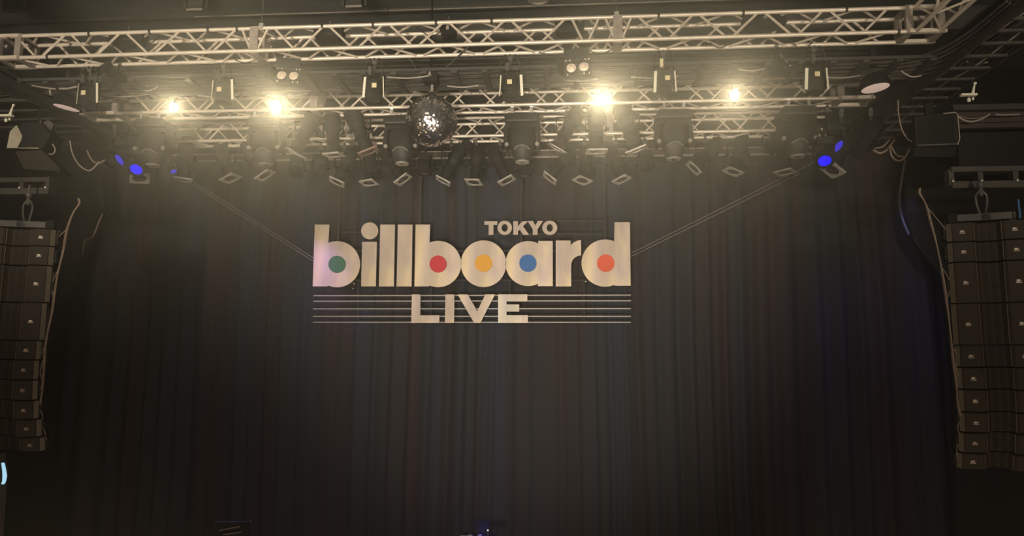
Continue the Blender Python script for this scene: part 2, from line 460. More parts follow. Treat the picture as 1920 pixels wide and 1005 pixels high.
# solid duct behind
b0, b1 = atz(960, 104, 8.25), atz(960, 129, 8.25)
duct = MB(); duct.box(((TX0 + TX1) / 2 + .9, (b0.y + b1.y) / 2, 8.4), (TX1 - TX0 + 2.8, b1.y - b0.y + .9, .3))
duct = tag(duct.obj('ventilation_duct', M_DUCT), 'long flat dark duct behind the front truss above the cable tray', 'duct')
for yy in (b0.y + .05, (b0.y + b1.y) / 2, b1.y, b1.y + .3):
    MB().cyl(((TX0), yy, 8.24), (TX1, yy, 8.24), .012, 6).obj('conduit', M_GREY, duct, True)


def side_beam(label, xa, xb, Y0, Y1, z, hb=.10):
    root = thing('side_beam', ((xa + xb) / 2, (Y0 + Y1) / 2, z), label, 'beam'); o0 = root.location.copy()
    MB().box((0, 0, .012), (abs(xb - xa), Y1 - Y0, .024)).obj('bottom_flange', M_DUCT, root)
    MB().box((0, 0, hb / 2 + .012), (.06, Y1 - Y0, hb - .02)).obj('web', M_DUCT, root)
    MB().box((0, 0, hb + .012), (abs(xb - xa), Y1 - Y0, .024)).obj('top_flange', M_DUCT, root)
    return root


def ladder(label, xa, xb, rows, z, Y0, Y1):
    root = thing('cable_ladder', ((xa + xb) / 2, (Y0 + Y1) / 2, z), label, 'cable ladder'); o0 = root.location.copy()
    for x in (xa, xb): MB().box(Vector((x, (Y0 + Y1) / 2, z + .03)) - o0, (.025, Y1 - Y0, .09)).obj('rail', M_TRAY, root)
    for y in rows: MB().box(Vector(((xa + xb) / 2, y, z)) - o0, (abs(xb - xa), .035, .03)).obj('rung', M_TRAY, root)
    return root


ZL = 7.35
LX0 = (atz(1850, 65, ZL).x + atz(1640, 235, ZL).x) / 2; LX1 = (atz(1920, 80, ZL).x + atz(1790, 178, ZL).x) / 2
BX0 = atz(1850, 0, ZL + .25).x + .06
rows = [atz(1740, y, ZL).y for y in (40, 62, 85, 108, 130, 150, 168, 184, 200, 214, 228, 243, 257)]
side_beam('dark steel side beam running diagonally from the ceiling cables down to the curtain, next to the pink oval lens with the open ladder beyond', BX0, max(LX0, BX0 + .35), 3, 11.4, ZL + .12)
lr = ladder('dark cable ladder whose rungs step down towards the tan cable loops and the boxy speaker', LX0 + .02, LX1, rows, ZL, 3, 11.3)
LLX0 = atz(100, 257, ZL).x; LLX1 = atz(195, 257, ZL).x
rows2 = [atz(150, y, ZL).y for y in (186, 205, 222, 236, 247, 258, 270)]
side_beam('dark steel side beam above the cream-fronted speaker, ending by the violet-blue lenses', LLX1, LLX1 + .17, 3, 11.4, ZL + .05, .07)
ll = ladder('dark cable ladder with few rungs above the cream-fronted speaker', LLX0 - .5, LLX1, rows2, ZL, 3, 11.3)
rnd = random.Random(9)
for i in range(6):
    x = LX0 + .12 + i * (LX1 - LX0 - .15) / 5; pts = [Vector((x + rnd.uniform(-.03, .03), y, ZL + .05 + rnd.uniform(-.02, .02))) - lr.location for y in [3 + k * .55 for k in range(16)]]
    MB().tube(spline(pts, 3), .012, 5).obj('tray_cable', [M_CABLEG, M_TRAY, M_TRAY][i % 3], lr, True)
for i in range(6):   # cables turning from the tray to the side beam
    P = [atz(1500, 122 + i * 7, ZT + .03), atz(1640, 117 + i * 7, ZT + .03), atz(1735 + i * 4, 103 + i * 6, ZT + .03), atz(1808 + i * 5, 66 + i * 5, ZT + .03), atz(1888 + i * 6, 2 + i * 4, ZT + .03)]
    MB().tube([p - tray.location for p in spline(P, 5)], .014, 5).obj('bent_cable', M_TRAY, tray, True)

# rear lighting batten in front of the curtain
p0, p1 = at(315, 303, YD), at(1610, 287, YD)
bat = thing('lighting_batten', (p0 + p1) / 2, 'long brown batten with pale pipe and lower lip, right in front of the curtain top', 'batten'); o0 = bat.location.copy()
z0, z1 = p0.z - o0.z, p1.z - o0.z
q0, q1 = p0 - o0, p1 - o0
for nm, dz, r, m, dy in (('lower_lip', 0.0, .014, M_CABLEG, 0), ('upper_pipe', .105, .010, M_CABLEG, 0)):
    MB().cyl(q0 + Vector((0, dy, dz)), q1 + Vector((0, dy, dz)), r, 8).obj(nm, m, bat, True)
mb = MB(); n = 26
for i in range(n):
    a, b = q0.lerp(q1, i / n), q0.lerp(q1, (i + 1) / n)
    o = MB().add([a + Vector((.01, .03, 0)), b + Vector((-.01, .03, 0)), b + Vector((-.01, .03, .10)), a + Vector((.01, .03, .10)), a + Vector((.01, .06, 0)), b + Vector((-.01, .06, 0)), b + Vector((-.01, .06, .10)), a + Vector((.01, .06, .10))],
                 [(0, 1, 2, 3), (7, 6, 5, 4), (0, 4, 5, 1), (3, 2, 6, 7), (1, 5, 6, 2), (0, 3, 7, 4)]).obj('face_panel', M_BROWN, bat)
MB().cyl(q0 + Vector((0, .02, -.14)), q1 + Vector((0, .02, -.14)), .007, 6).obj('tension_bar', M_GREY, bat, True)

# ---------------------------------------------------------------- the sign
FY = YS - .06


def P2(pts, Y): return [at(x, y, Y) for x, y in pts]


def arc(cx, cy, r, a0, a1, n=28, ry=None):
    ry = ry or r
    return [(cx + r * math.cos(math.radians(a0 + (a1 - a0) * i / n)), cy - ry * math.sin(math.radians(a0 + (a1 - a0) * i / n))) for i in range(n + 1)]


def letter(name, loops, parent, org, Y=None, depth=.05, m=None, mside=None):
    Y = Y or FY
    cu = bpy.data.curves.new(name, 'CURVE'); cu.dimensions = '2D'; cu.fill_mode = 'BOTH'; cu.extrude = depth / 2
    for lp in loops:
        P = P2(lp, Y); sp = cu.splines.new('POLY'); sp.points.add(len(P) - 1)
        for i, p in enumerate(P): sp.points[i].co = (p.x, p.z, 0, 1)
        sp.use_cyclic_u = True
    t = bpy.data.objects.new('t', cu); me = bpy.data.meshes.new_from_object(t); bpy.data.objects.remove(t)
    me.transform(Matrix(((1, 0, 0, 0), (0, 0, -1, 0), (0, 1, 0, 0), (0, 0, 0, 1))))
    me.transform(Matrix.Translation(Vector((0, Y + depth / 2, 0)) - org))
    me.name = name; me.materials.clear(); me.materials.append(m or M_SIGN); me.materials.append(mside or M_SIGNSIDE)
    for p in me.polygons: p.material_index = 0 if abs(p.normal.y) > .8 else 1; p.use_smooth = False
    return link(name, me, parent)


def quad(l, r, t, b, lt=None, rt_=None):      # bottom left x, bottom right x, top y, bottom y, top left x, top right x
    return [(lt if lt is not None else l, t), (rt_ if rt_ is not None else r, t), (r, b), (l, b)]


SIGN_CENTER = at(885, 510, YS)
sg = lambda name, px, py, label: thing(name, at(px, py, FY), label, 'sign letter', 'wall sign letters')


def sletter(name, px, py, label, loops, dot=None, depth=.05):
    t = sg(name, px, py, label); letter('face', loops, t, t.location, depth=depth)
    if dot:
        x, y, r, c = dot; d = letter('disc', [arc(x, y, r, 0, 350, 35)], t, t.location, Y=FY - .02, depth=.03, m=M_DOTS[c], mside=M_DOTS[c]); d['label'] = c + ' round centre disc'
    return t


def bshape(xlt, xrt, xlb, xrb, top, base, cx_, cy_, R):
    xr = (xrt + xrb) / 2; h = math.sqrt(max(1, R * R - (xr - cx_) ** 2)); ang = math.degrees(math.atan2(h, xr - cx_))
    return [(xlt, top), (xrt, top)] + arc(cx_, cy_, R, ang, -ang, 44) + [(xrb, base), (xlb, base)]


sletter('sign_letter', 632, 480, 'brushed metal letter b with a green centre disc, purple tinted stem', [bshape(590.2, 617.7, 586.3, 613.8, 421, 537, 631.8, 495.4, 43.3)], (631.6, 495.5, 16, 'green'))
sletter('sign_letter', 692, 480, 'brushed metal lower-case letter i with a round dot', [quad(677, 704.6, 453.4, 537, 679, 706.7), arc(693.2, 432.8, 16, 0, 350, 35)])
sletter('sign_letter', 725, 480, 'brushed metal letter l just after the letter i', [quad(710.3, 738.5, 421, 537, 713, 740.5)])
sletter('sign_letter', 758, 480, 'brushed metal letter l just before the letter b with the red disc', [quad(743.5, 771.7, 421, 537, 746, 773.5)])
sletter('sign_letter', 820, 480, 'brushed metal letter b with a red centre disc', [bshape(779.2, 806.5, 777, 804.4, 421, 537, 821.3, 495, 43.4)], (821.3, 495, 16, 'red'))
sletter('sign_letter', 906, 494, 'round brushed metal letter o with a yellow centre disc', [arc(906.6, 494.5, 42.6, 0, 353, 52, 43.8)], (906.5, 493.4, 16.2, 'yellow'))
R = 42.2; h = math.degrees(math.acos((1009.5 - 990.2) / R))
sletter('sign_letter', 992, 494, 'brushed metal letter a with a blue centre disc', [arc(990.2, 494.2, R, h, 360 - h, 44) + [(1008, 536.5), (1036.5, 536.5), (1036.3, 451.8), (1009, 451.8)]], (989.8, 493.4, 16.2, 'blue'))
sletter('sign_letter', 1060, 494, 'brushed metal letter r with a short curved arm', [[(1042, 451), (1069.8, 451), (1069.8, 460)] + [(1073, 456.6), (1078, 453.2), (1083.5, 450.8), (1089.4, 449.9), (1089.4, 478.6)] + [(1083, 480), (1077, 483.5), (1073, 488.5), (1071.4, 494), (1071, 500)] + [(1071, 537), (1042, 537)]])
R = 44.3; h = math.degrees(math.acos((1151.5 - 1134.6) / R))
sletter('sign_letter', 1140, 490, 'brushed metal letter d with an orange centre disc', [arc(1134.6, 493.3, R, h, 360 - h, 44) + [(1153, 535.8), (1182.5, 535.8), (1181, 416.5), (1152.3, 416.5)]], (1135.8, 493.4, 16.4, 'orange'))
# TOKYO
TT, TB = 414.9, 440.3
sletter('sign_letter', 920, 427, 'small brushed metal capital T above the yellow-disc o', [[(908, TT), (932.4, TT), (931.8, 421.6), (925.2, 421.6), (925.2, TB), (916, TB), (916.4, 421.6), (908, 421.6)]], depth=.035)
for x0, x1, l in ((932.8, 959.8, 'small brushed metal capital O between T and K'), (1016.8, 1044.8, 'small brushed metal capital O after the Y')):
    c = (x0 + x1) / 2
    sletter('sign_letter', c, 427, l, [arc(c, 427.2, (x1 - x0) / 2, 0, 350, 35, 13.4), arc(c, 427.2, 5.8, 0, 345, 23, 7.2)], depth=.035)
sletter('sign_letter', 977, 427, 'small brushed metal capital K above the blue-disc a', [[(962.4, TT), (971, TT), (971, 424.2), (979.4, TT), (989.6, TT), (980.6, 424.2), (992, TB), (981.2, TB), (974.4, 430.6), (971, 434.2), (971, TB), (962.4, TB)]], depth=.035)
sletter('sign_letter', 1003, 427, 'small brushed metal capital Y between K and O', [[(989.2, 414.2), (999, 414.2), (1003.8, 422.6), (1008.4, 414.2), (1018, 414.2), (1008, 429.6), (1008, TB), (999, TB), (999, 429.6)]], depth=.035)
# LIVE
sletter('sign_letter', 797, 579, 'large brushed metal capital L crossing the thin staff lines', [[(772.4, 552), (788.4, 552), (788.1, 591.2), (823.8, 591.2), (823.8, 605.6), (771, 605.6)]])
sletter('sign_letter', 843, 579, 'large brushed metal capital I crossing the thin staff lines', [[(835, 552), (851.8, 552), (851.4, 605.6), (834.2, 605.6)]])
sletter('sign_letter', 893, 579, 'large brushed metal capital V crossing the thin staff lines', [[(858, 552), (877, 552), (894.7, 583.4), (910.2, 551.8), (928.2, 551.8), (900.6, 605.6), (889, 605.6)]])
sletter('sign_letter', 961, 579, 'large brushed metal capital E with a greenish tint crossing the staff lines', [[(934, 551.8), (988.7, 551.8), (988.7, 565.2), (949.8, 565.2), (949.8, 570.8), (973.4, 570.8), (973.4, 584.2), (949.8, 584.2), (949.8, 591), (989.8, 591), (989.8, 605.6), (934, 605.6)]])
# staff lines
M_STAFF = mat('staff_metal', (0.50, 0.46, 0.42), 0.45, 0.3)
for i, (ya, yb) in enumerate(((554.5, 553.4), (564.8, 564), (579.2, 578.8), (593.2, 593.2), (604.2, 604.4))):
    a, b = at(588 - i * .35, ya, YS + .01), at(1182.6, yb, YS + .01); c = (a + b) / 2
    o = link('staff_line', MB().cyl(a - c, b - c, .0098, 8).mesh('staff_line', M_STAFF, True), None, c)
    tag(o, ('topmost', 'second from top', 'middle', 'second from bottom', 'lowest')[i] + ' of the five thin silver staff lines behind LIVE', 'sign line', 'staff lines')
# carrying frame
fr = thing('sign_rigging', at(885, 480, YS + .012), 'thin dark grey steel frame carrying the metal letters, hung from above', 'frame'); o0 = fr.location.copy()
for x, ya, yb in ((636.7, 320, 500), (788.5, 320, 480), (977.5, 320, 480), (1133.5, 320, 470), (671.5, 528, 604), (808, 535, 604), (955.5, 525, 604), (1094.5, 525, 604)):
    rr = .016 if yb < 510 else .010
    dx = (x - 1013) * 7.9e-5 * (yb - ya) * .9
    MB().cyl(at(x, ya, YS + .012) - o0, at(x + dx, yb, YS + .012) - o0, rr, 4).obj('upright', M_GREY, fr)
for xa, xb, y in ((622, 678, 435), (1044, 1136, 414.5), (908, 1136, 438.5), (600, 1170, 525.5), (600, 1170, 470)):
    MB().cyl(at(xa, y, YS + .012) - o0, at(xb, y, YS + .012) - o0, .011, 4).obj('crossbar', M_GREY, fr)
for (x, y) in ((664, 532), (671, 545), (662, 541), (1098, 528)):
    MB().lathe([(.001, -.012), (.012, -.006), (.012, .006), (.001, .012)], 8, Matrix.Translation(at(x, y, YS + .05) - o0)).obj('bolt', M_CHROME, fr)
for (a, b, l) in (((358, 338), (588, 484), 'upper thin stay wire running down to the stem of the green-disc b'), ((358, 344), (588, 490), 'lower thin stay wire running down to the stem of the green-disc b'),
                  ((1535, 300), (1183, 475), 'upper thin stay wire running down to the stem of the letter d'), ((1500, 325), (1183, 481), 'lower thin stay wire running down to the stem of the letter d')):
    A, B = at(*a, 10.9), at(*b, YS)
    tag(link('stay_wire', MB().cyl((0, 0, 0), B - A, .0032, 5).mesh('stay_wire', M_CABLEG), None, A), l, 'wire', 'sign stay wires')

# ---------------------------------------------------------------- light fixtures
UZ = Vector((0, 0, 1))


def clamp_mesh():
    mb = MB(); mb.box((0, 0, -.045), (.05, .035, .08)); mb.lathe([(.034, -.02), (.034, .02)], 12, Matrix.Rotation(math.pi / 2, 4, 'Y')); mb.cyl((0, -.05, -.03), (0, .05, -.03), .01, 6)
    mb.cyl((0, 0, -.08), (0, 0, -.13), .012, 6)
    return mb.mesh('clamp', M_GREY, True)


CL = clamp_mesh()


def yoke_mesh(w, h, t=.012, d=.035):
    mb = MB()
    mb.box((0, 0, 0), (w, d, t)); mb.box((-w / 2, 0, -h / 2), (t, d, h)); mb.box((w / 2, 0, -h / 2), (t, d, h))
    for s_ in (-1, 1): mb.cyl((s_ * (w / 2 - .02), 0, -h + .02), (s_ * (w / 2 + .035), 0, -h + .02), .022, 8)
    return mb.mesh('yoke', M_BLACK)


PB = dict(
    body=MB().lathe([(.02, .36), (.07, .34), (.098, .29), (.105, .22), (.105, .10), (.09, .07), (.09, .03)], 18, sq=.25).mesh('lamp_house', M_BLACK2, True),
    fins=None,
    barrel=MB().lathe([(.085, .04), (.085, -.05), (.10, -.06), (.10, -.09), (.086, -.10), (.086, -.22), (.098, -.23), (.098, -.255)], 18).mesh('lens_tube', M_BLACK, True),
    lens=MB().lathe([(.082, -.2565), (.06, -.266), (.001, -.27)], 16).mesh('lens', M_LENS, True))
mb = MB()
for k in range(6): mb.lathe([(.112, .12 + k * .03), (.112, .13 + k * .03)], 16, sq=.25)
PB['fins'] = mb.mesh('cooling_fins', M_BLACK, False)


def gelframe(m, L=.25):
    mb = MB(); h = L / 2; n = 28; vs = []; r = L * .37
    for z in (0, -.012):
        for i in range(n):
            t = 2 * math.pi * i / n; c, s_ = math.cos(t), math.sin(t); vs.append((c * r, s_ * r, z))
        for i in range(n):
            t = 2 * math.pi * i / n; c, s_ = math.cos(t), math.sin(t); k = 1 / max(abs(c), abs(s_)); vs.append((c * k * h, s_ * k * h, z))
    fs = []
    for i in range(n):
        j = (i + 1) % n
        fs += [(i, j, n + j, n + i), (2 * n + j, 2 * n + i, 3 * n + i, 3 * n + j), (n + i, n + j, 3 * n + j, 3 * n + i), (j, i, 2 * n + i, 2 * n + j)]
    # lips
    mb.add(vs, fs); mb.box((0, h, .0), (L, .005, .012)); mb.box((0, -h, .0), (L, .005, .012))
    return mb.mesh('gel_frame', m)


GF, GFB = gelframe(M_FRAME), gelframe(M_FRAMEB)
YK = {}


def profile_spot(F3, d, roll, hang, label, group, gf=True, brown=False, sc=1.0, bodylen=.27, lit=None, name='profile_spotlight'):
    """F3: world centre of the gel frame, d: aiming direction"""
    d = Vector(d).normalized(); piv = F3 - d * bodylen * sc
    top = Vector((piv.x, hang[0], max(hang[1], piv.z + .12)))
    t = thing(name, top, label, 'spotlight', group)
    R = dirmat(d, roll); E = R.to_euler(); o = piv - top
    link('clamp', CL, t)
    h = -o.z - .13 + .04
    key = round(max(h, .1), 1)
    if key not in YK: YK[key] = yoke_mesh(.27, key)
    link('yoke', YK[key], t, (o.x, o.y, o.z + key - .02))
    if h > .14 or True: MB().cyl((0, 0, -.1), (o.x, o.y, o.z + key - .01), .012, 6).obj('hanging_stem', M_BLACK, t)
    for nm, k in (('lamp_house', 'body'), ('cooling_fins', 'fins'), ('lens_tube', 'barrel'), ('lens', 'lens')):
        c = link(nm, PB[k], t, o, E); c.scale = (sc,) * 3
    if gf:
        c = link('gel_frame', GFB if brown else GF, t, o + d * bodylen * sc, (R @ Matrix.Rotation(0, 3, 'Z')).to_euler()); c.scale = (sc,) * 3
    if lit:
        c = MB().lathe([(.08, 0), (.06, -.02), (.001, -.03)], 16).obj('lit_lens', lit, t, True); c.location = o + d * (bodylen + .0) * sc; c.rotation_euler = E
    return t


def from_corners(C, Y, L=.25):
    """recover centre, aiming direction and roll of a square plate from four photographed corners"""
    cxm = sum(c[0] for c in C) / 4; cym = sum(c[1] for c in C) / 4
    P = at(cxm, cym, Y); z = (P - CAM).dot(fw); k = z / F
    e1 = ((C[1][0] - C[0][0] + C[2][0] - C[3][0]) / 2 * k, -(C[1][1] - C[0][1] + C[2][1] - C[3][1]) / 2 * k)
    e2 = ((C[3][0] - C[0][0] + C[2][0] - C[1][0]) / 2 * k, -(C[3][1] - C[0][1] + C[2][1] - C[1][1]) / 2 * k)
    A, B, D = e1[0] ** 2 + e1[1] ** 2, e2[0] ** 2 + e2[1] ** 2, e1[0] * e2[0] + e1[1] * e2[1]
    L2 = ((A + B) + math.sqrt((A - B) ** 2 + 4 * D * D)) / 2
    d1 = math.sqrt(max(0, L2 - A)); d2 = math.sqrt(max(0, L2 - B)) * (-1 if D > 0 else 1)
    v = (P - CAM).normalized(); r_ = v.cross(Vector((0, 0, 1))).normalized(); u_ = r_.cross(v)
    best = None
    for s_ in (1, -1):
        E1 = r_ * e1[0] + u_ * e1[1] + v * d1 * s_; E2 = r_ * e2[0] + u_ * e2[1] + v * d2 * s_
        n = E1.cross(E2).normalized()
        if n.dot(v) > 0: n = -n
        if best is None or n.z < best[0].z: best = (n, E1)
    n, E1 = best
    R0 = dirmat(n); x = R0.transposed() @ E1
    return P, n, math.atan2(x.y, x.x), math.sqrt(L2)


BACK = [
    ([(324, 332), (361, 334), (361, 342), (324, 340)], 'gel-framed spotlight where the stay wire of the green-disc b starts'),
    ([(410, 340), (434, 323), (455, 329), (430, 345)], 'small gel-framed spotlight on its own between the stay wire and the next moving head'),
    ([(474, 336), (503, 317), (516, 318), (496, 342)], 'gel-framed spotlight tucked right under the moving head below the brightest lit lamp'),
    ([(616, 330), (647, 342), (646, 352), (618, 341)], 'gel-framed spotlight above the green-disc b, tilted down towards the i'),
    ([(670, 341), (699, 334), (712, 345), (686, 350)], 'gel-framed spotlight above the dotted i, frame nearly flat'),
    ([(736, 342), (762, 324), (774, 328), (750, 351)], 'gel-framed spotlight under the moving head next to the mirror ball'),
    ([(816, 328), (846, 342), (844, 350), (817, 336)], 'gel-framed spotlight directly below the mirror ball'),
    ([(869, 335), (899, 336), (908, 347), (878, 348)], 'gel-framed spotlight above the gap between red-disc b and yellow-disc o'),
    ([(931, 342), (960, 326), (969, 335), (941, 350)], 'gel-framed spotlight above the TOKYO letters T and O'),
    ([(1019, 319), (1045, 339), (1042, 348), (1018, 330)], 'steeply tilted gel-framed spotlight above the last O of TOKYO'),
    ([(1070, 337), (1088, 327), (1114, 340), (1095, 348)], 'gel-framed spotlight with diamond frame above the letter r'),
    ([(1145, 340), (1173, 326), (1186, 333), (1159, 347)], 'gel-framed spotlight above the stem of the letter d'),
    ([(1285, 306), (1294, 300), (1318, 324), (1307, 331)], 'steeply tilted gel-framed spotlight beside the moving head past the letter d'),
    ([(1352, 318), (1369, 311), (1397, 325), (1380, 333)], 'gel-framed spotlight between the last two large moving heads'),
    ([(1449, 321), (1483, 315), (1496, 324), (1461, 331)], 'gel-framed spotlight where the stay wires of the letter d pass'),
]
hzD = at(960, 283, YD - .35).z
for C, l in BACK:
    P, n, ro, L = from_corners(C, YC + .22)
    # lift the body: the frame is at the tip, the lamp hangs from the rear truss or batten
    t = profile_spot(P, n, ro, (YC + .262, zC(P.x)), l, 'rear row of gel-framed spotlights', bodylen=.27, sc=min(1.05, max(.85, L / .27)))
FRONT = [
    ([(530, 276), (545, 280), (574, 295), (560, 292)], 'wide-bodied spotlight with narrow tilted frame beside the brightest lit lamp', False),
    ([(604, 290), (634, 284), (647, 291), (618, 296)], 'upright spotlight with pale frame between the tilted one and the rusty-framed one', False),
    ([(671, 288), (706, 272), (710, 280), (677, 296)], 'slanted spotlight with a rusty brown gel frame', True),
    ([(1026, 270), (1034, 269), (1061, 285), (1057, 288)], 'slanted spotlight beside the moving head over TOKYO, frame almost edge-on', False),
    ([(1102, 279), (1139, 280), (1136, 288), (1096, 288)], 'upright spotlight with flat frame directly below the lit lamp over the letter d', False),
    ([(1171, 286), (1212, 271), (1214, 277), (1180, 289)], 'spotlight with tilted frame between the lit lamp over the d and the next moving head', False)]
for C, l, br in FRONT:
    P, n, ro, L = from_corners(C, YB + .22)
    hz = (YB + .262, zB(P.x))
    profile_spot(P, n, ro, hz, l, 'front row of gel-framed spotlights', brown=br, bodylen=.27, sc=min(1.12, max(.95, L / .25)))

# --- tall spots on the front truss with yellow tag and white reflective strips


def tall_spot(px, py0, py1, label, tilt=0.0, cover=False, tagx=0.0, strip=1):
    Y = YA + sA + .02; top = at(px, py0, Y); top.z = zA(top.x) - .0
    t = thing('tall_spotlight', top, label, 'spotlight', 'tall tagged spotlights on the front truss')
    link('clamp', CL, t)
    k = (py1 - py0) * 8.4 / F
    b = -k * .95
    MB().cyl((0, 0, -.08), (0, 0, -.22), .014, 6).obj('hanging_stem', M_GREY, t)
    mb = MB(); yw = .115
    mb.box((0, 0, -.21), (yw * 2, .04, .014))
    for s_ in (-1, 1): mb.box((s_ * yw, 0, -.21 - (k - .3) / 2), (.012, .045, k - .3))
    mb.obj('yoke', M_BLACK, t)
    hz = -.25
    MB().lathe([(.03, hz), (.075, hz - .03), (.095, hz - .10), (.095, hz - .14), (.10, hz - .15), (.10, hz - .22), (.09, hz - .23), (.09, b + .03), (.10, b + .02), (.10, b)], 18, sq=.2).obj('body', M_BLACK2, t, True)
    MB().lathe([(.085, b - .001), (.05, b - .012), (.001, b - .015)], 16).obj('lens', M_LENS, t, True)
    MB().box((.0 + tagx, -.108, hz - .13), (.055, .006, .055)).obj('tag', M_TAG, t)['label'] = 'pale yellow paper tag'
    MB().box((-.03, -.07, -.19), (.035, .05, .09)).obj('plug', M_GREY if px != 1243 else M_TAG, t)
    for s_, w_ in ((strip, .032), (-strip, .014)):
        mb = MB(); mb.add([(s_ * .112, -.05, b + .27), (s_ * .112 + w_, -.06, b + .27), (s_ * .125 + w_, -.06, b + .02), (s_ * .125, -.05, b + .02), (s_ * .112, -.042, b + .27), (s_ * .112 + w_, -.052, b + .27), (s_ * .125 + w_, -.052, b + .02), (s_ * .125, -.042, b + .02)],
                           [(3, 2, 1, 0), (4, 5, 6, 7), (0, 1, 5, 4), (2, 3, 7, 6), (1, 2, 6, 5), (3, 0, 4, 7)])
        mb.obj('reflective_strip', M_WHITE, t)
    for j, s_ in enumerate((-1, 1)):
        pts = [Vector((0, 0, -.05)), Vector((s_ * .06, -.03, -.02)), Vector((s_ * .11, -.03, -.14)), Vector((s_ * .07, -.02, -.26))]
        MB().tube(spline(pts, 4), .006, 5).obj('power_cord', M_CABLED, t, True)
    t.rotation_euler = (0, tilt, 0)
    return t


for px, a, b, l, ti, sgx in ((170, 122, 212, 'tall tagged spotlight with broad white strip, before the first lit lamp by an oval lens', -.03, 1), (420, 116, 206, 'tall tagged spotlight between the first two lit lamps', -.03, 1),
                        (703, 108, 200, 'tall tagged spotlight before the mirror ball, with the dark moving heads below', 0, -1), (957, 100, 196, 'tall tagged spotlight after the mirror ball above the TOKYO moving head', 0, 1),
                        (1243, 92, 188, 'tall spotlight between the lit lamp over the letter d and the last lit lamp', 0, -1), (1525, 84, 182, 'tall spotlight with white strip next to the pink oval lens under the side truss corner', .02, -1)):
    tall_spot(px, a, b, l, ti, tagx=(.03 if px in (703, 1243) else -.0), strip=sgx)

# --- big moving heads


def mh_meshes():
    D = {}
    mb = MB(); mb.prism([(-.235, -.045), (-.235, -.10), (-.225, -.125), (.225, -.125), (.235, -.10), (.235, -.045), (.19, .0), (-.19, .0)], -.17, .17, 'y')
    D['base'] = mb.mesh('base', M_BLACK2)
    D['trim'] = MB().box((0, -.176, -.105), (.40, .012, .016)).mesh('trim_line', M_GREY)
    mb = MB(); mb.box((0, 0, -.155), (.46, .20, .06), taper=.98)
    for s_ in (-1, 1):
        mb.prism([(s_ * .235, -.14), (s_ * .19, -.14), (s_ * .20, -.38), (s_ * .20, -.47), (s_ * .235, -.47), (s_ * .255, -.38)][::s_], -.10, .10, 'y')
    D['yoke'] = mb.mesh('yoke', M_BLACK)
    mb = MB(); mb.lathe([(.02, -.17), (.12, -.18), (.175, -.205), (.190, -.28), (.188, -.38), (.172, -.455), (.16, -.46)], 24, sq=.35, sy=.95)
    D['head'] = mb.mesh('head_shell', M_BLACK2, True)
    mb = MB(); mb.lathe([(.155, -.455), (.150, -.47), (.142, -.54), (.112, -.61), (.094, -.63)], 24, sq=.2)
    D['nose'] = mb.mesh('front_cover', M_GREYN, True)
    mb = MB(); pts = [Vector((.132 * math.sin(a), -.05 - .12 * math.cos(a), -.45 - .035 * (1 - math.cos(a)) / .3)) for a in [math.radians(d) for d in range(-52, 53, 8)]]
    mb.tube(pts, .007, 6); D['rim'] = mb.mesh('curved_rim', M_RIM, True)
    mb = MB(); mb.lathe([(.094, -.628), (.094, -.65), (.075, -.652)], 20); D['ring'] = mb.mesh('lens_ring', M_RIM, True)
    D['lens'] = MB().lathe([(.074, -.648), (.001, -.655)], 20).mesh('lens', M_LENS, True)
    mb = MB()
    for s_ in (-1, 1): mb.lathe([(.001, 0), (.03, 0), (.034, .012), (.03, .03), (.001, .03)], 10, Matrix.Translation((s_ * .205, -.10, -.43)) @ Matrix.Rotation(math.pi / 2, 4, 'X'))
    D['knobs'] = mb
    mb = MB(); mb.box((0, 0, .045), (.036, .012, .095)); mb.box((0, .02, .005), (.05, .06, .012)); mb.lathe([(.032, -.02), (.032, .02)], 10, Matrix.Translation((0, .03, .10)) @ Matrix.Rotation(math.pi / 2, 4, 'Y'))
    D['br'] = mb.mesh('hanging_bracket', M_CHROME)
    return D


M_GREYN = mat('dark_grey_cover', (0.032, 0.030, 0.026), 0.5, spec=0.25, noise=0.15, scale=10)
M_RIM = mat('rim_grey', (0.30, 0.28, 0.24), 0.35, 0.2)
MH = mh_meshes()
KN = MB().lathe([(.001, 0), (.026, 0), (.032, .014), (.026, .05), (.001, .05)], 10, Matrix.Rotation(math.pi / 2, 4, 'X')).mesh('lock_knob', M_RIM, True)


def moving_head(px, py, label, Y=YB + .12, sc=1.0, rz=0.0):
    """px, py: pixel of the base's lower trim line"""
    k = 1.0; p = at(px, py, Y - .17); loc = Vector((p.x, Y, p.z + .105 * sc))
    t = thing('moving_head_light', loc, label, 'moving light', 'large moving heads', rz)
    for nm, key in (('base', 'base'), ('trim_line', 'trim'), ('yoke', 'yoke'), ('head_shell', 'head'), ('front_cover', 'nose'), ('curved_rim', 'rim'), ('lens_ring', 'ring'), ('lens', 'lens')):
        link(nm, MH[key], t)
    for s_ in (-1, 1):
        link('hanging_bracket', MH['br'], t, (s_ * .13, -.15, -.0)); link('lock_knob', KN, t, (s_ * .205, -.09, -.425))
    t.scale = (sc,) * 3
    return t


for px, py, l in ((278, 234.5, 'large moving head light nearest the two violet-blue lenses by the long stay wire'), (492, 232, 'large moving head light directly below the brightest lit lamp'),
                  (750, 229, 'large moving head light partly hidden by the mirror ball'), (978, 225, 'large moving head light above the TOKYO letters'),
                  (1265, 218, 'large moving head light between the two last lit lamps'), (1500, 212, 'large moving head light closest to the bright blue lens and pink oval lens')):
    moving_head(px, py, l, sc=.94)

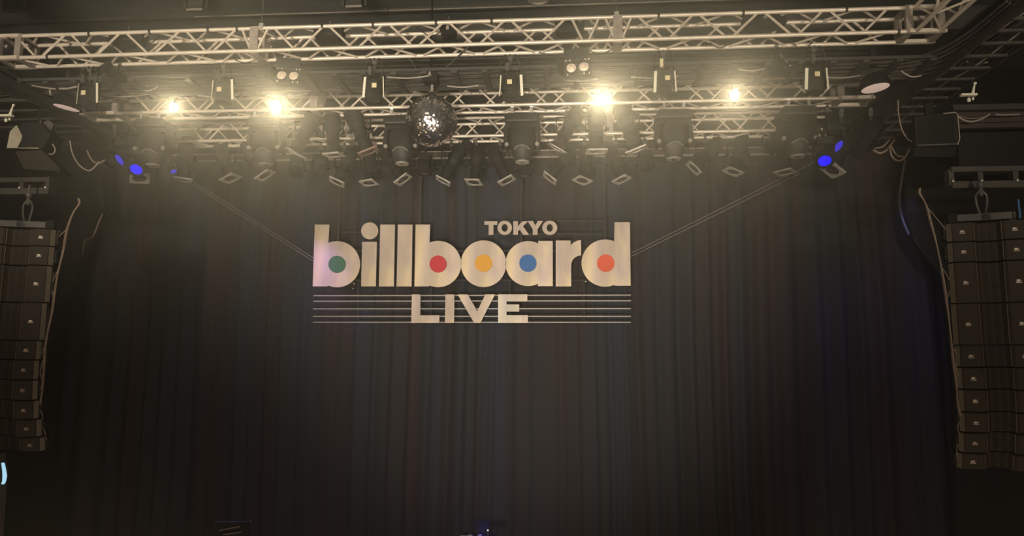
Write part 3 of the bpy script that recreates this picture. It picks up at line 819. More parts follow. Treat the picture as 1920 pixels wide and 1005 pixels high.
# --- smaller dark moving washes between the rows
WB = dict(base=MB().box((0, 0, -.04), (.20, .18, .09), taper=.9).mesh('base', M_BLACK2), yoke=yoke_mesh(.25, .18, .02, .06),
          head=MB().lathe([(.03, .10), (.085, .085), (.11, .03), (.115, -.05), (.12, -.075), (.10, -.078)], 20).mesh('head_shell', M_BLACK2, True),
          lens=MB().lathe([(.10, -.077), (.05, -.085), (.001, -.088)], 18).mesh('lens', M_LENS, True),
          rim=MB().lathe([(.118, -.07), (.122, -.085), (.104, -.088), (.10, -.08)], 20).mesh('lens_rim', M_BLACK, True))


def wash(px, py, Y, label, d=(0, -.25, -1), lit=None, sc=1.0, hang=None, name='wash_light', group='small round wash lights', face=None):
    c = at(px, py, Y); top = Vector((c.x, YC + .262, zC(c.x))) if hang is not None else Vector((c.x, YB + .262, max(zB(c.x), c.z + .3)))
    t = thing(name, top, label, 'stage light', group); E = dirmat(d).to_euler()
    link('clamp', CL, t)
    o = c - top
    MB().cyl((0, 0, -.1), (o.x, o.y, o.z + .24 * sc), .013, 6).obj('hanging_stem', M_BLACK, t)
    for nm, loc, rot in (('base', (o.x, o.y, o.z + .25 * sc), None), ('yoke', (o.x, o.y, o.z + .18 * sc), None), ('head_shell', o, E), ('lens_rim', o, E)):
        q = link(nm, WB[{'head_shell': 'head', 'lens_rim': 'rim'}.get(nm, nm)], t, loc, rot); q.scale = (sc,) * 3
    if lit:
        q = MB().lathe([(.085, -.079), (.05, -.089), (.001, -.091)], 18).obj('lit_lens', lit, t, True); q.location = o; q.rotation_euler = E; q.scale = (sc,) * 3
    else:
        q = link('lens', WB['lens'], t, o, E); q.scale = (sc,) * 3
    return t


for px, py, l in ((600, 318, 'small dark wash light hanging above the i between two gel-framed spotlights'), (797, 318, 'small dark wash light right under the mirror ball'), (1210, 312, 'small dark wash light below the truss between the d and the next moving head'),
                  (556, 322, 'small dark wash light in the gap above the left stay wire end'), (985, 322, 'small dark wash light peeping out below the TOKYO moving head'), (875, 275, 'small dark wash light beside the mirror ball at truss height'), (1445, 275, 'slim dark wash light before the last large moving head')):
    wash(px, py, YC + .25, l, sc=.85, d=(0, -.1, -1), hang=zC(at(px, py, YC).x))
# left and right end clusters
wash(233, 295, 9.4, 'wash light with a dim violet-blue lens above the brighter blue one', (-.55, -.75, -.75), M_BLUE2, .95, None)
wash(259, 312, 9.3, 'wash light with a bright blue lens below the dim violet one', (.10, -.75, -.8), M_BLUE, .95)
wash(324, 318, 10.2, 'wash light with a tiny blue lens beside the first gel-framed spotlight', (.5, -.3, -.8), M_BLUE2, .5)
wash(1563, 269, 9.3, 'wash light with a narrow violet-blue lens above the bright oval blue one', (.60, -.55, -.7), M_BLUE2, .95)
wash(1545, 295, 9.2, 'wash light with a bright oval blue lens by the last large moving head', (-.15, -.75, -.9), M_BLUE, .95)
profile_spot(at(262, 334, 9.5), (.25, -.25, -1), .6, (YB + .262, 7.25), 'gel-framed spotlight hanging beneath the bright blue lens near the first stay wire', 'end spotlights')
profile_spot(at(1560, 318, 9.5), (-.6, -.3, -1), .3, (YB + .262, 7.25), 'gel-framed spotlight hanging beneath the bright oval blue lens', 'end spotlights')
profile_spot(at(1604, 292, 9.6), (-.75, -.2, -1), .2, (YB + .262, 7.25), 'steeply slanted spotlight beside the tan cable loops under the side beam', 'end spotlights', gf=False)
profile_spot(at(205, 312, 9.6), (-.6, -.2, -1), .2, (YB + .262, 7.25), 'slanted dark spotlight next to the dim violet lens beside the grey cable loop', 'end spotlights', gf=False)

# --- lit lamps
for px, py, l in ((326, 201, 'small warm lit lamp nearest the tall tagged spotlight by the oval lens'), (519, 198, 'warm lit lamp above the second large moving head, brightest with wide glow'),
                  (1129, 185, 'warm lit lamp beside the twin-lens blinder above the letter d'), (1377, 177, 'warm lit lamp farthest from the mirror ball, past the letter d')):
    Y = YB - .16; c = at(px, py, Y); top = Vector((c.x, YB, zB(c.x) + .262))
    t = thing('par_lamp', c, l, 'lit lamp', 'lit lamps on the middle truss')
    d = (CAM + Vector((0, 0, -.5)) - c).normalized(); R = dirmat(d); E = R.to_euler()
    MB().lathe([(.02, .16), (.05, .14), (.068, .06), (.072, 0), (.07, -.02), (.062, -.02)], 18).obj('lamp_can', M_BLACK, t, True).rotation_euler = E
    MB().lathe([(.060, -.021), (.045, -.034), (.001, -.040)], 18).obj('lit_lens', M_LIT, t, True).rotation_euler = E
    MB().box((0, .02, .09), (.03, .02, .12)).obj('bracket', M_BLACK, t)
    light('lamp_glow', 'SPOT', c + d * .06, 270 if px in (519, 1129) else 165, (1.0, 0.83, 0.52), CAM, spot_size=math.radians(62), spot_blend=1.0, shadow_soft_size=.05)

# --- twin blinders
def blinder(px, py, Y, label, tilt=(0, 0, 0), sc=1.0, flap=True):
    c = at(px, py, Y); top = Vector((c.x, YA + sA, zA(c.x))); t = thing('twin_blinder', top, label, 'blinder light', 'two-cell blinders on the front truss')
    o = c - top; link('clamp', CL, t)
    MB().cyl((0, 0, -.1), o + Vector((0, 0, .10)), .016, 6).obj('hanging_stem', M_GREY, t)
    E = Matrix.Rotation(tilt[2], 3, 'Z') @ Matrix.Rotation(tilt[0], 3, 'X') @ Matrix.Rotation(tilt[1], 3, 'Y')
    e = E.to_euler()
    def add(mb, nm, m, sm=False):
        q = mb.obj(nm, m, t, sm); q.location = o; q.rotation_euler = e; q.scale = (sc,) * 3; return q
    mb = MB(); mb.box((0, .03, 0), (.27, .10, .15)); add(mb, 'housing', M_BLACK2)
    for s_ in (-1, 1):
        T = Matrix.Translation((s_ * .062, -.03, -.005)) @ Matrix.Rotation(math.pi / 2, 4, 'X')
        mb = MB(); mb.lathe([(.058, -.01), (.060, .012), (.050, .014), (.048, 0)], 20, T); add(mb, 'lens_ring', M_BLACK, True)
        mb = MB(); mb.lathe([(.048, .002), (.03, .010), (.001, .012)], 18, T); add(mb, 'lamp_lens', M_HONEY, True)
    if flap:
        R_ = Matrix.Translation((0, -.03, .085)) @ Matrix.Rotation(math.radians(35), 4, 'X')
        mb = MB(); mb.box((0, -.0, .05), (.25, .008, .10), mx=R_); add(mb, 'barn_door', M_BLACK2)
        R_ = Matrix.Translation((-.14, -.03, 0)) @ Matrix.Rotation(math.radians(55), 4, 'Z')
        mb = MB(); mb.box((-.045, 0, 0), (.10, .008, .16), mx=R_); add(mb, 'barn_door', M_BLACK2)
    for (x, z) in ((-.11, .072), (-.07, .072), (.08, .072), (.115, .072), (-.10, -.074), (.06, -.074), (.11, -.074)):
        mb = MB(); mb.lathe([(.001, .008), (.008, .004), (.008, 0)], 6, Matrix.Translation((x, -.03, z)) @ Matrix.Rotation(math.pi / 2, 4, 'X')); add(mb, 'wing_nut', M_WHITE)
    return t


blinder(541, 144, 8.1, 'twin-lens blinder with glowing honeycomb lenses above the brightest lit lamp', (-.15, .05, .1), 1.12)
blinder(1083, 128, 8.1, 'twin-lens blinder facing forward, before the lit lamp above the letter d', (-.05, -.05, -.05), 1.15)
blinder(1465, 120, 8.1, 'twin-lens blinder turned sideways near the last lit lamp', (-.5, -.5, .7), .95)
blinder(208, 146, 8.1, 'twin-lens blinder turned away, near the pink oval lens opposite the side truss corner', (-.3, .75, -1.3), .95, True)

# --- oval frosted lens lights


def oval(px, py, Y, rad, d, label):
    c = at(px, py, Y); t = thing('frosted_wash_light', c + Vector((0, 0, .34)), label, 'stage light', 'round frosted wash lights'); o = Vector((0, 0, -.34)); R = dirmat(d); E = R.to_euler()
    q = MB().lathe([(.03, .15), (.10, .14), (.14, .09), (rad * .99, .03), (rad * 1.08, .0), (rad * 1.08, -.015), (rad, -.016)], 28).obj('housing', M_BLACK, t, True); q.location = o; q.rotation_euler = E
    q = MB().lathe([(rad, -.014), (rad * .5, -.022), (.001, -.024)], 28).obj('frosted_lens', M_PINK, t, True); q.location = o; q.rotation_euler = E
    q = MB().box((0, 0, .0), (.06, .05, .3)).obj('clamp', M_BLACK, t); q.location = (0, 0, .05)
    return t


oval(125, 200, 8.55, .168, (-.17, .02, -1), 'round light with a pale pink oval lens above the grey cable loop and cream-fronted speaker')
oval(1641, 163, 8.45, .170, (.10, -.03, -1), 'round light with a pale pink oval lens under the side truss corner')

# ---------------------------------------------------------------- mirror ball
YM = 8.45
mc = at(809, 227, YM); dep = (mc - CAM).dot(fw); RM = 48.0 * dep / F
motor = thing('mirror_ball_motor', at(808, 143, YM), 'dark motor box above the mirror ball, held by two slack wires', 'motor')
MB().box((0, 0, .0), (.17, .15, .17)).obj('housing', M_BLACK2, motor)
MB().box((0, .0, .10), (.20, .04, .03)).obj('bracket', M_BLACK, motor)
MB().lathe([(.001, .03), (.016, .02), (.016, -.005), (.022, -.01), (.022, -.03), (.001, -.03)], 8, Matrix.Translation((0, -.09, 0))).obj('eye_bolt', M_CHROME, motor, True)
MB().cyl((0, 0, .08), (0, 0, ZC - motor.location.z), .012, 6).obj('suspension_rod', M_BLACK, motor)
for s_, px in ((-1, 762), (1, 884)):
    a = at(px, 104 if s_ < 0 else 82, YA + sA * (1 if s_ < 0 else 0)); pts = bez(Vector((s_ * .08, 0, .02)), Vector((s_ * .2, -.05, .08)), (a - motor.location) * .6 + Vector((0, 0, -.03)), a - motor.location, 14)
    MB().tube(pts, .007 if s_ < 0 else .011, 6).obj('safety_wire', M_GREY, motor, True)
ball = thing('mirror_ball', mc, 'large mirror ball of tiny square mirrors hanging in front of the trusses', 'mirror ball')
MB().lathe([(RM * .985 * math.cos(math.radians(a)), RM * .985 * math.sin(math.radians(a))) for a in range(86, -87, -4)], 48).obj('core', M_GREYN, ball, True)
mb = MB(); rnd = random.Random(2); N = 44
for i in range(N):
    la = math.pi * ((i + .5) / N - .5); cnt = max(4, int(2 * N * math.cos(la)))
    for j in range(cnt):
        lo = 2 * math.pi * (j + rnd.uniform(-.06, .06)) / cnt
        n = Vector((math.cos(la) * math.cos(lo), math.cos(la) * math.sin(lo), math.sin(la)))
        t1 = Vector((-math.sin(lo), math.cos(lo), 0)); t2 = n.cross(t1)
        nn = (n + t1 * rnd.gauss(0, .12) + t2 * rnd.gauss(0, .12)).normalized(); u_ = (t1 - nn * nn.dot(t1)).normalized(); v_ = nn.cross(u_)
        h = RM * math.pi / N / 2 * .93; c = n * RM
        mb.add([c - u_ * h - v_ * h, c + u_ * h - v_ * h, c + u_ * h + v_ * h, c - u_ * h + v_ * h], [(0, 1, 2, 3)])
o = mb.obj('mirror_tiles', M_MIRROR, ball); o['kind'] = 'stuff'
MB().lathe([(.045, RM * .985), (.045, RM + .02), (.02, RM + .03), (.02, RM + .05)], 14).obj('cap', M_BLACK, ball, True)
ln = motor.location.z - mc.z - RM - .05
mb = MB()
nk = 7
for k in range(nk):
    z = RM + .05 + (ln - .10) * (k + .5) / nk; hh = (ln - .10) / nk * .72; ex = Vector((1, 0, 0)) if k % 2 else Vector((0, 1, 0))
    mb.tube([Vector((0, 0, z)) + ex * .014 * math.cos(a) + UZ * hh * math.sin(a) for a in [i * math.pi / 4 for i in range(9)]], .005, 5)
mb.obj('chain', M_CHROME, ball, True)

# ---------------------------------------------------------------- line arrays
def badge_mesh():
    cu = bpy.data.curves.new('badge_text', 'FONT'); cu.body = 'JBL'; cu.size = .026; cu.extrude = .001; cu.align_x = 'CENTER'; cu.align_y = 'CENTER'; cu.resolution_u = 1; cu.offset = .0006
    t = bpy.data.objects.new('t', cu); me = bpy.data.meshes.new_from_object(t); bpy.data.objects.remove(t)
    me.transform(Matrix.Rotation(math.pi / 2, 4, 'X')); me.name = 'badge_lettering'; me.materials.clear(); me.materials.append(M_BADGE); return me


BT = badge_mesh(); BP = MB().box((0, .003, -.002), (.052, .006, .034)).mesh('badge', M_BADGEB); BU = MB().box((0, 0, -.016), (.05, .003, .003)).mesh('badge_underline', M_BADGE)


def line_array(label, px_top, cxpx, bounds, Y0, wd, yaw, tilt, name='line_array', half=1):
    """cxpx(y): pixel x of the front centre line"""
    p = at(cxpx(bounds[0]), bounds[0], Y0); root = thing(name, p, label, 'line array', 'line arrays', 0); o0 = p.copy()
    Rz = Matrix.Rotation(yaw, 3, 'Z'); fx = Rz @ Vector((0, 1, 0))      # backward direction
    cur = p.copy(); N_ = len(bounds) - 1
    for i in range(N_):
        a = math.radians(tilt[i]); y1 = bounds[i + 1]
        dvec = Vector((fx.x * math.sin(a), fx.y * math.sin(a), -math.cos(a)))
        lo, hi = 0, 2.0
        for _ in range(40):
            m = (lo + hi) / 2
            if proj(cur + dvec * m)[1] < y1: lo = m
            else: hi = m
        h = lo; nxt = cur + dvec * h; nx = at(cxpx(y1), y1, nxt.y); lat = nx - nxt; lat.z = 0
        c = (cur + nxt) / 2 + lat / 2
        e = (Rz @ Matrix.Rotation(a, 3, 'X')).to_euler()
        cab = link('cabinet', None, root, c - o0, e)
        hh = h - .012; W2 = wd / 2; dpt = .42
        # plan of the housing: flat baffles outside, V shaped recess in the middle
        plan = [(-W2, .04), (-W2 + .045, 0), (-.135, 0), (-.085, .065), (.0, .072), (.085, .065), (.135, 0), (W2 - .045, 0), (W2, .04), (W2 * .86, dpt), (-W2 * .86, dpt)]
        n = len(plan); vs = []
        for s_ in (-.5, .5):
            for (x, y) in plan: vs.append((x, y, s_ * hh * (1 - .12 * max(0, y) / dpt)))
        fs = [tuple(range(n)), tuple(range(2 * n - 1, n - 1, -1))] + [(j, n + j, n + (j + 1) % n, (j + 1) % n) for j in range(n)]
        MB().add(vs, fs).obj('housing', M_SPK, cab)
        for s_ in (-1, 1):
            x0, x1 = .145, W2 - .05
            MB().box((s_ * (x0 + x1) / 2, -.004, 0), (x1 - x0, .012, hh - .012)).obj('grille', M_SPKG, cab)
            MB().box((s_ * (W2 - .022), .014, 0), (.05, .012, hh - .006), rz=-s_ * math.radians(-41)).obj('edge_highlight', M_SPKL, cab)  # painted highlight along the cabinet's outer corner
            MB().box((s_ * .124, .013, 0), (.014, .008, hh - .01), rz=s_ * math.radians(48)).obj('edge_highlight', M_SPKL, cab)
            bxp = s_ * (x0 + x1) / 2 + s_ * .0
            b_ = link('badge', BP, cab, (bxp, -.014, 0)); b_['label'] = 'small badge reading JBL'
            # raised silver letters are part of the badge face
            q = link('badge_lettering', BT, cab, (bxp, -.0165, .004)); link('badge_underline', BU, cab, (bxp, -.0165, 0))
            rp = MB(); rp.box((s_ * (W2 + .014), .12, 0), (.02, .16, hh * .72)); rp.cyl((s_ * (W2 + .0), .05, -hh * .2), (s_ * (W2 + .035), .05, -hh * .2), .02, 8)
            rp.obj('rigging_plate', M_SLOT, cab)
        mb = MB()
        ns = max(5, int(hh / .022))
        for k in range(ns):
            z = -hh / 2 + hh * (k + .5) / ns
            mb.box((-.038, .064, z), (.045, .010, .006)); mb.box((.038, .064, z), (.045, .010, .006))
        mb.obj('horn_slats', M_SLOT, cab)['kind'] = 'stuff'
        cur = nxt + lat
    # fly frame and hoist
    ff = link('fly_frame', None, root, (0, 0, 0), Rz.to_euler())
    MB().box((0, .05, .05), (wd * .92, .05, .07)).obj('front_beam', M_TRAY, ff); MB().box((0, .35, .05), (wd * .92, .05, .07)).obj('rear_beam', M_TRAY, ff)
    MB().box((0, .2, .05), (.08, .35, .06)).obj('spine', M_TRAY, ff)
    for s_ in (-1, 1): MB().box((s_ * wd * .42, .04, .05), (.09, .09, .10)).obj('corner_bracket', M_BLACK, ff)
    hk = link('hoist_hook', None, root, (0, 0, 0)); q = Rz @ Vector((0, .18, 0))
    mb = MB(); mb.cyl(q + UZ * .30, q + UZ * .42, .02, 8); mb.lathe([(.001, .04), (.035, .02), (.035, -.02), (.001, -.04)], 10, Matrix.Translation(q + UZ * .42)); mb.obj('swivel', M_GREY, hk, True)
    for s_ in (-1, 1):
        mb = MB(); mb.tube(spline([q + Vector((s_ * .01, 0, .36)), q + Vector((s_ * .055, 0, .30)), q + Vector((s_ * .05, 0, .2)), q + Vector((s_ * .02, 0, .08))], 4), .013, 6); mb.obj('shackle_arm', M_GREY, hk, True)
    MB().cyl(q + UZ * .44, q + UZ * .54, .012, 6).obj('hoist_chain', M_GREY, hk)
    return root


def interp(T):
    def f(y):
        for (a, b), (c, d) in zip(T, T[1:]):
            if y <= c: return b + (d - b) * (y - a) / (c - a)
        (a, b), (c, d) = T[-2:]; return b + (d - b) * (y - a) / (c - a)
    return f


tl = [0, 0, 0, 1, 2, 4, 7, 10, 13, 16]
line_array('tall black line array of ten speaker cabinets with three cabinets shown in full width by the blue tube', 1778,
           interp([(414, 1851), (490, 1857), (568, 1862), (648, 1868), (689, 1873), (731, 1877), (774, 1880), (813, 1880), (851, 1876), (884, 1872)]),
           [414, 450.7, 489.5, 567.7, 647, 689, 731, 774, 813, 851.6, 883], 7.9, .74, math.radians(-17), tl)['label'] = 'tall dark line array hanging beside a blue tube, reaching lower than the other array'
line_array('x', 110, interp([(427, 36), (496, 29), (566, 21), (638, 9), (674, 3), (712, -1), (751, -1), (787, 3), (820, 10), (848, 16)]),
           [427, 459.6, 496, 566, 638, 674.5, 712.5, 751, 787, 820.5, 848], 7.9, .74, math.radians(17), tl)['label'] = 'tall dark line array below the cream-fronted speaker, cut off by the picture edge'


# support beams above the arrays
def support(xa, xb, y0, y1, y2, Y, posts, label):
    root = thing('array_support_beam', at((xa + xb) / 2, y1, Y), label, 'beam', 'array support beams'); o0 = root.location.copy()
    A, B = at(xa, y0, Y), at(xb, y0, Y)
    zt, zm = at((xa + xb) / 2, y0, Y).z - o0.z, at((xa + xb) / 2, y2, Y).z - o0.z
    MB().box(((0), 0, zt), (abs(B.x - A.x), .14, .055)).obj('top_rail', M_TRAY, root)
    MB().box(((0), 0, zm), (abs(B.x - A.x), .14, .075)).obj('bottom_rail', M_TRAY, root)
    for p in posts:
        x = at(p, y1, Y).x - o0.x; MB().box((x, 0, (zt + zm) / 2), (.055, .10, zt - zm)).obj('post', M_TRAY, root)
        MB().lathe([(.001, .012), (.014, .006), (.014, 0)], 8, Matrix.Translation((x, -.075, zm + .04)) @ Matrix.Rotation(math.pi / 2, 4, 'X')).obj('bolt', M_CHROME, root)
    return root


support(1778, 2100, 318, 335, 347, 8.3, (1780, 1834, 1900), 'dark steel support beam over the line array beside the blue tube')
support(-200, 97, 341, 352, 362, 8.3, (-40, 45, 93), 'dark steel support beam over the line array below the cream-fronted speaker')
pn = thing('corrugated_panel', at(1860, 226, 9.6), 'brown corrugated wall panel with sagging pale cables behind the boxy speaker', 'wall panel'); o0 = pn.location.copy()
A, B = at(1780, 212, 9.6), at(2080, 212, 9.6); C = at(1860, 241, 9.6)
for k in range(6):
    z = A.z - (A.z - C.z) * (k + .5) / 6
    MB().box(Vector(((A.x + B.x) / 2, 9.6, z)) - o0, (B.x - A.x, .04 + .03 * (k % 2), (A.z - C.z) / 6 * .86)).obj('panel_slat', M_BROWN, pn)
MB().box(Vector(((A.x + B.x) / 2, 9.55, A.z + .04)) - o0, (B.x - A.x, .1, .07)).obj('top_rail', M_TRAY, pn)
tag(MB().box(at(1890, 280, 9.9) + Vector((.7, .1, 0)), (2.6, .12, .62)).obj('black_wall_panel', M_WALL), 'plain black wall panel behind and above the support beam beside the boxy speaker', 'wall panel')
o = MB().cyl(at(1909, 374, 7.75), at(1913, 409, 7.75), .009, 8).obj('blue_tube', M_BLUETUBE, None, True); tag(o, 'short upright blue tube at the top corner of the fuller line array', 'tube')

# ---------------------------------------------------------------- corner speakers
sp = thing('corner_speaker', at(1750, 255, 8.8), 'dark boxy speaker with thin light edge beside the brown corrugated panel', 'speaker', rz=math.radians(-14)); k = 8.9 / F
mb = MB(); mb.prism([(-.215, -.16), (.20, -.18), (.225, -.12), (.225, .20), (.19, .215), (-.215, .20)], -.16, .18, 'y'); mb.obj('cabinet', M_BLACK2, sp)
MB().box((0, -.165, .02), (.37, .01, .34)).obj('grille', M_BLACK, sp)
MB().tube([Vector(p) for p in ((.08, -.18, .205), (.20, -.18, .205), (.222, -.18, .18), (.226, -.18, -.10), (.20, -.18, -.175))], .006, 5).obj('edge_trim', M_CABLEG, sp)
MB().tube([Vector(p) for p in ((.20, -.18, -.165), (-.20, -.18, -.145))], .006, 5).obj('edge_trim', M_GREY, sp)
MB().box((-.02, .03, .30), (.09, .08, .2)).obj('mounting_bracket', M_BLACK, sp)
MB().prism([(-.23, -.16), (.20, -.18), (.18, -.30), (-.23, -.26)], -.12, .16, 'y').obj('lower_housing', M_BLACK, sp)
sp = thing('horn_speaker', at(62, 262, 8.8), 'dark speaker with cream wedge-shaped front at the picture edge', 'speaker', rz=math.radians(10))
MB().prism([(-.18, -.17), (.14, -.15), (.38, -.38), (.38, -.42), (-.05, -.40)], -.05, .25, 'y').obj('lower_housing', M_SPK, sp)
MB().prism([(-.16, -.14), (.16, -.14), (.25, .06), (.12, .20), (-.12, .20)], -.08, .25, 'y').obj('cabinet', M_BLACK2, sp)
mb = MB(); mb.add([(-.24, -.12, -.14), (-.21, -.14, .06), (-.15, -.12, .15), (-.08, .0, .02), (-.03, -.04, -.11), (.14, -.12, -.135), (.14, -.12, -.15), (-.24, -.12, -.155)],
                  [(0, 4, 3, 2, 1), (0, 7, 6, 5, 4)])
mb.obj('waveguide', M_CREAM, sp)
MB().lathe([(.001, .006), (.012, .004), (.012, 0)], 8, Matrix.Translation((-.1, -.09, -.105)) @ Matrix.Rotation(math.pi / 2, 4, 'X')).obj('screw', M_BLACK, sp)
MB().prism([(-.08, -.02), (.08, -.02), (.05, .1), (-.05, .1)], .0, .05, 'y', Matrix.Translation((.14, 0, .16)) @ Matrix.Rotation(.6, 4, 'Y')).obj('mounting_bracket', M_GREY, sp)
MB().cyl((.0, .1, .18), (.0, .1, .7), .02, 8).obj('mounting_pole', M_BLACK, sp)

# small bright clamps
for px, py, l in ((1816, 178, 'small bright white clamp with flat bar hanging below the long cable ladder'), (12, 217, 'small bright white clamp with flat bar above the cream-fronted speaker')):
    t = thing('bright_clamp', at(px, py, 8.4), l, 'clamp', 'bright clamps')
    MB().box((0, 0, 0), (.17, .05, .022)).obj('flat_bar', M_WHITE, t)
    MB().cyl((.045, 0, .01), (.075, 0, .13), .018, 8, .008).obj('hook', M_WHITE, t, True)
    MB().lathe([(.001, .018), (.018, .006), (.016, -.012), (.001, -.018)], 8, Matrix.Translation((.08, 0, .135))).obj('hook_tip', M_WHITE, t, True)
    MB().lathe([(.001, .03), (.02, .01), (.018, -.02), (.001, -.03)], 8, Matrix.Translation((.0, 0, -.055))).obj('wing_nut', M_WHITE, t, True)
    MB().lathe([(.001, .02), (.014, .01), (.012, -.01), (.001, -.02)], 8, Matrix.Translation((.045, 0, -.045))).obj('wing_nut', M_WHITE, t, True)

# ceiling fittings at the very top
for px, py, l in ((28, 8, 'dim ceiling bracket light over the end of the front truss, above the plate corner'), (368, 6, 'brighter twin-arm ceiling bracket light above the front truss before the first hanging wire'), (665, 0, 'ceiling bracket light barely in view between hanging wire and mirror ball')):
    p = atz(px, py, ZC - .25); t = thing('ceiling_bracket_light', p, l, 'ceiling light', 'ceiling bracket lights')
    MB().prism([(-.10, -.12), (.10, -.12), (.13, .14), (-.13, .14)], -.03, .03, 'y').obj('lamp_body', M_DUCT, t)
    for s_ in (-1, 1): MB().box((s_ * .17, 0, .02), (.03, .05, .24)).obj('arm', M_GREY if px > 100 else M_TRAY, t)
    MB().box((0, -.04, -.12), (.24, .02, .03)).obj('lip', M_CABLEG if px > 100 else M_GREY, t)
    MB().box((0, 0, .18), (.40, .05, .03)).obj('top_bar', M_GREY, t)
p = atz(1010, -2, ZC - .01); t = thing('ceiling_downlight', p, 'round ceiling downlight with pale rim at the top edge above the mirror ball', 'ceiling light')
MB().lathe([(.17, 0), (.17, -.03), (.12, -.035), (.11, -.01)], 24).obj('rim', M_CABLEG, t, True)

# ---------------------------------------------------------------- loose cables
cable([(132, 218), (134, 245), (145, 268), (156, 285), (158, 296), (148, 303), (136, 303)][0:0] or [(75, 222), (78, 245), (92, 262), (103, 278), (100, 288), (88, 289)], 8.9, .0085, 'grey cable hanging in a hook shape beside the cream-fronted speaker')
cable([(131, 264), (135, 285), (145, 305), (160, 318), (172, 318), (186, 303)], 9.0, .0085, 'grey cable loop below the cable ladder near the dim violet lens')
cable([(163, 282), (172, 300), (185, 306), (197, 300)], 9.1, .011, 'short thick cable loop beside the slanted spotlight near the dim violet lens', M_CABLE)
cable([(95, 178), (94, 168), (103, 166), (125, 166), (146, 162)], 8.5, .012, 'pale cable arching over the pink oval lens above the grey cable loop')
cable([(60, 160), (80, 164), (105, 167)], 8.45, .009, 'pale cable entering the oval-lens light from the tray')
cable([(255, 152), (262, 163), (275, 170), (290, 166), (300, 157)], 8.6, .0085, 'grey cable dipping below the tray above the first lit lamp')
cable([(1684, 188), (1685, 215), (1692, 245), (1705, 263), (1716, 265)], 8.9, .009, 'tan cable hanging to the boxy speaker from the cable ladder', M_CABLE)
cable([(1640, 278), (1655, 275), (1668, 262)], 9.3, .011, 'upper short tan cable loop under the ladder next to the slanted spotlight', M_CABLE)
cable([(1637, 281), (1650, 287), (1664, 280), (1677, 262)], 9.25, .014, 'middle thick tan cable loop under the ladder', M_CABLE)
cable([(1668, 275), (1672, 292), (1683, 301), (1695, 297), (1706, 278), (1709, 265)], 9.2, .012, 'lowest tan cable loop hanging below the ladder', M_CABLE)
cable([(1671, 275), (1682, 291), (1697, 294)], 9.15, .009, 'thin inner tan cable loop beside the boxy speaker', M_CABLE)
cable([(1794, 216), (1805, 224), (1820, 228), (1838, 224), (1856, 214)], 9.4, .012, 'deeper pale cable swag in front of the brown corrugated panel')
cable([(1797, 217), (1815, 222), (1835, 221), (1853, 215)], 9.45, .008, 'shallow pale cable swag in front of the brown corrugated panel', M_CABLE)
cable([(1866, 214.5), (1885, 215.5), (1912, 214)], 9.4, .009, 'straight pale cable along the top of the brown corrugated panel')
cable([(1692, 130), (1690, 133), (1700, 140), (1712, 144), (1727, 142)][1:], 8.5, .009, 'pale cable sagging off the side beam by the side truss corner')
cable([(1809, 113), (1820, 119), (1838, 120), (1850, 117), (1858, 121)], 8.6, .009, 'pale cable lying across the upper rungs of the cable ladder')
# cable looms along the arrays
for nm, main, twigs, l in (
        (1, [(147, 372), (148, 382), (138, 398), (126, 430), (118, 470), (110, 505), (103, 548), (98, 580), (92, 610), (86, 645), (82, 690), (79, 730), (76, 758)],
         [[(126, 430), (117, 437), (111, 443)], [(108, 508), (103, 518), (99, 527)], [(101, 560), (99, 550), (97, 545)], [(84, 650), (80, 657), (78, 664)], [(80, 676), (77, 690), (75, 697)], [(75, 698), (79, 715), (76, 730)], [(74, 768), (79, 775), (80, 788)], [(79, 800), (85, 812), (87, 826)]],
         'tan cable loom running down beside the line array under the cream-fronted speaker'),
        (-1, [(1725, 353), (1724, 362), (1732, 375), (1738, 388), (1746, 420), (1756, 458), (1765, 500), (1772, 545), (1778, 590), (1784, 640), (1788, 680), (1793, 720), (1796, 755), (1801, 780)],
         [[(1738, 388), (1755, 408), (1773, 430)], [(1765, 500), (1773, 512), (1781, 526)], [(1775, 560), (1779, 552), (1781, 546)], [(1786, 652), (1792, 660), (1796, 666)], [(1793, 680), (1794, 695), (1799, 707)], [(1799, 790), (1796, 802), (1799, 815)], [(1796, 832), (1794, 845), (1794, 857)]],
         'tan cable loom running down beside the line array with the blue tube')):
    Y = 7.75; pts = spline([at(x, y, Y) for x, y in main], 4); t = thing('cable_loom', pts[0], l, 'cable')
    for k in range(3):
        off = Vector((.006 * math.cos(k * 2.1), .006 * math.sin(k * 2.1), 0))
        MB().tube([p - pts[0] + off * (1 + .6 * math.sin(i * .5 + k)) for i, p in enumerate(pts)], .0055, 5).obj('cable', M_CABLE, t, True)
    for tw in twigs: MB().tube([p - pts[0] for p in spline([at(x, y, Y) for x, y in tw], 4)], .0048, 5).obj('branch_cable', M_CABLE, t, True)
cable([(192, 401), (186, 415), (176, 440), (172, 445)], 9.5, .009, 'short straight tan cable near the curtain edge beside the loom', M_CABLE)
cable([(170, 446), (160, 450), (157, 462), (155, 478)], 9.5, .010, 'short bent tan cable hanging under the straight one by the loom', M_CABLE)
cable([(1715, 446), (1724, 464), (1738, 480), (1755, 485)], 9.5, .009, 'faint grey cable curving to the loom by the blue tube array', M_GREY)
cable([(180, 315), (182, 345), (190, 380), (200, 400)], 10.8, .02, 'dark curved conduit at the curtain edge near the grey cable loop', M_TRAY)
cable([(1697, 300), (1690, 340), (1686, 375), (1692, 410), (1704, 440)], 10.8, .02, 'dark curved conduit at the curtain edge under the tan cable loops', M_TRAY)
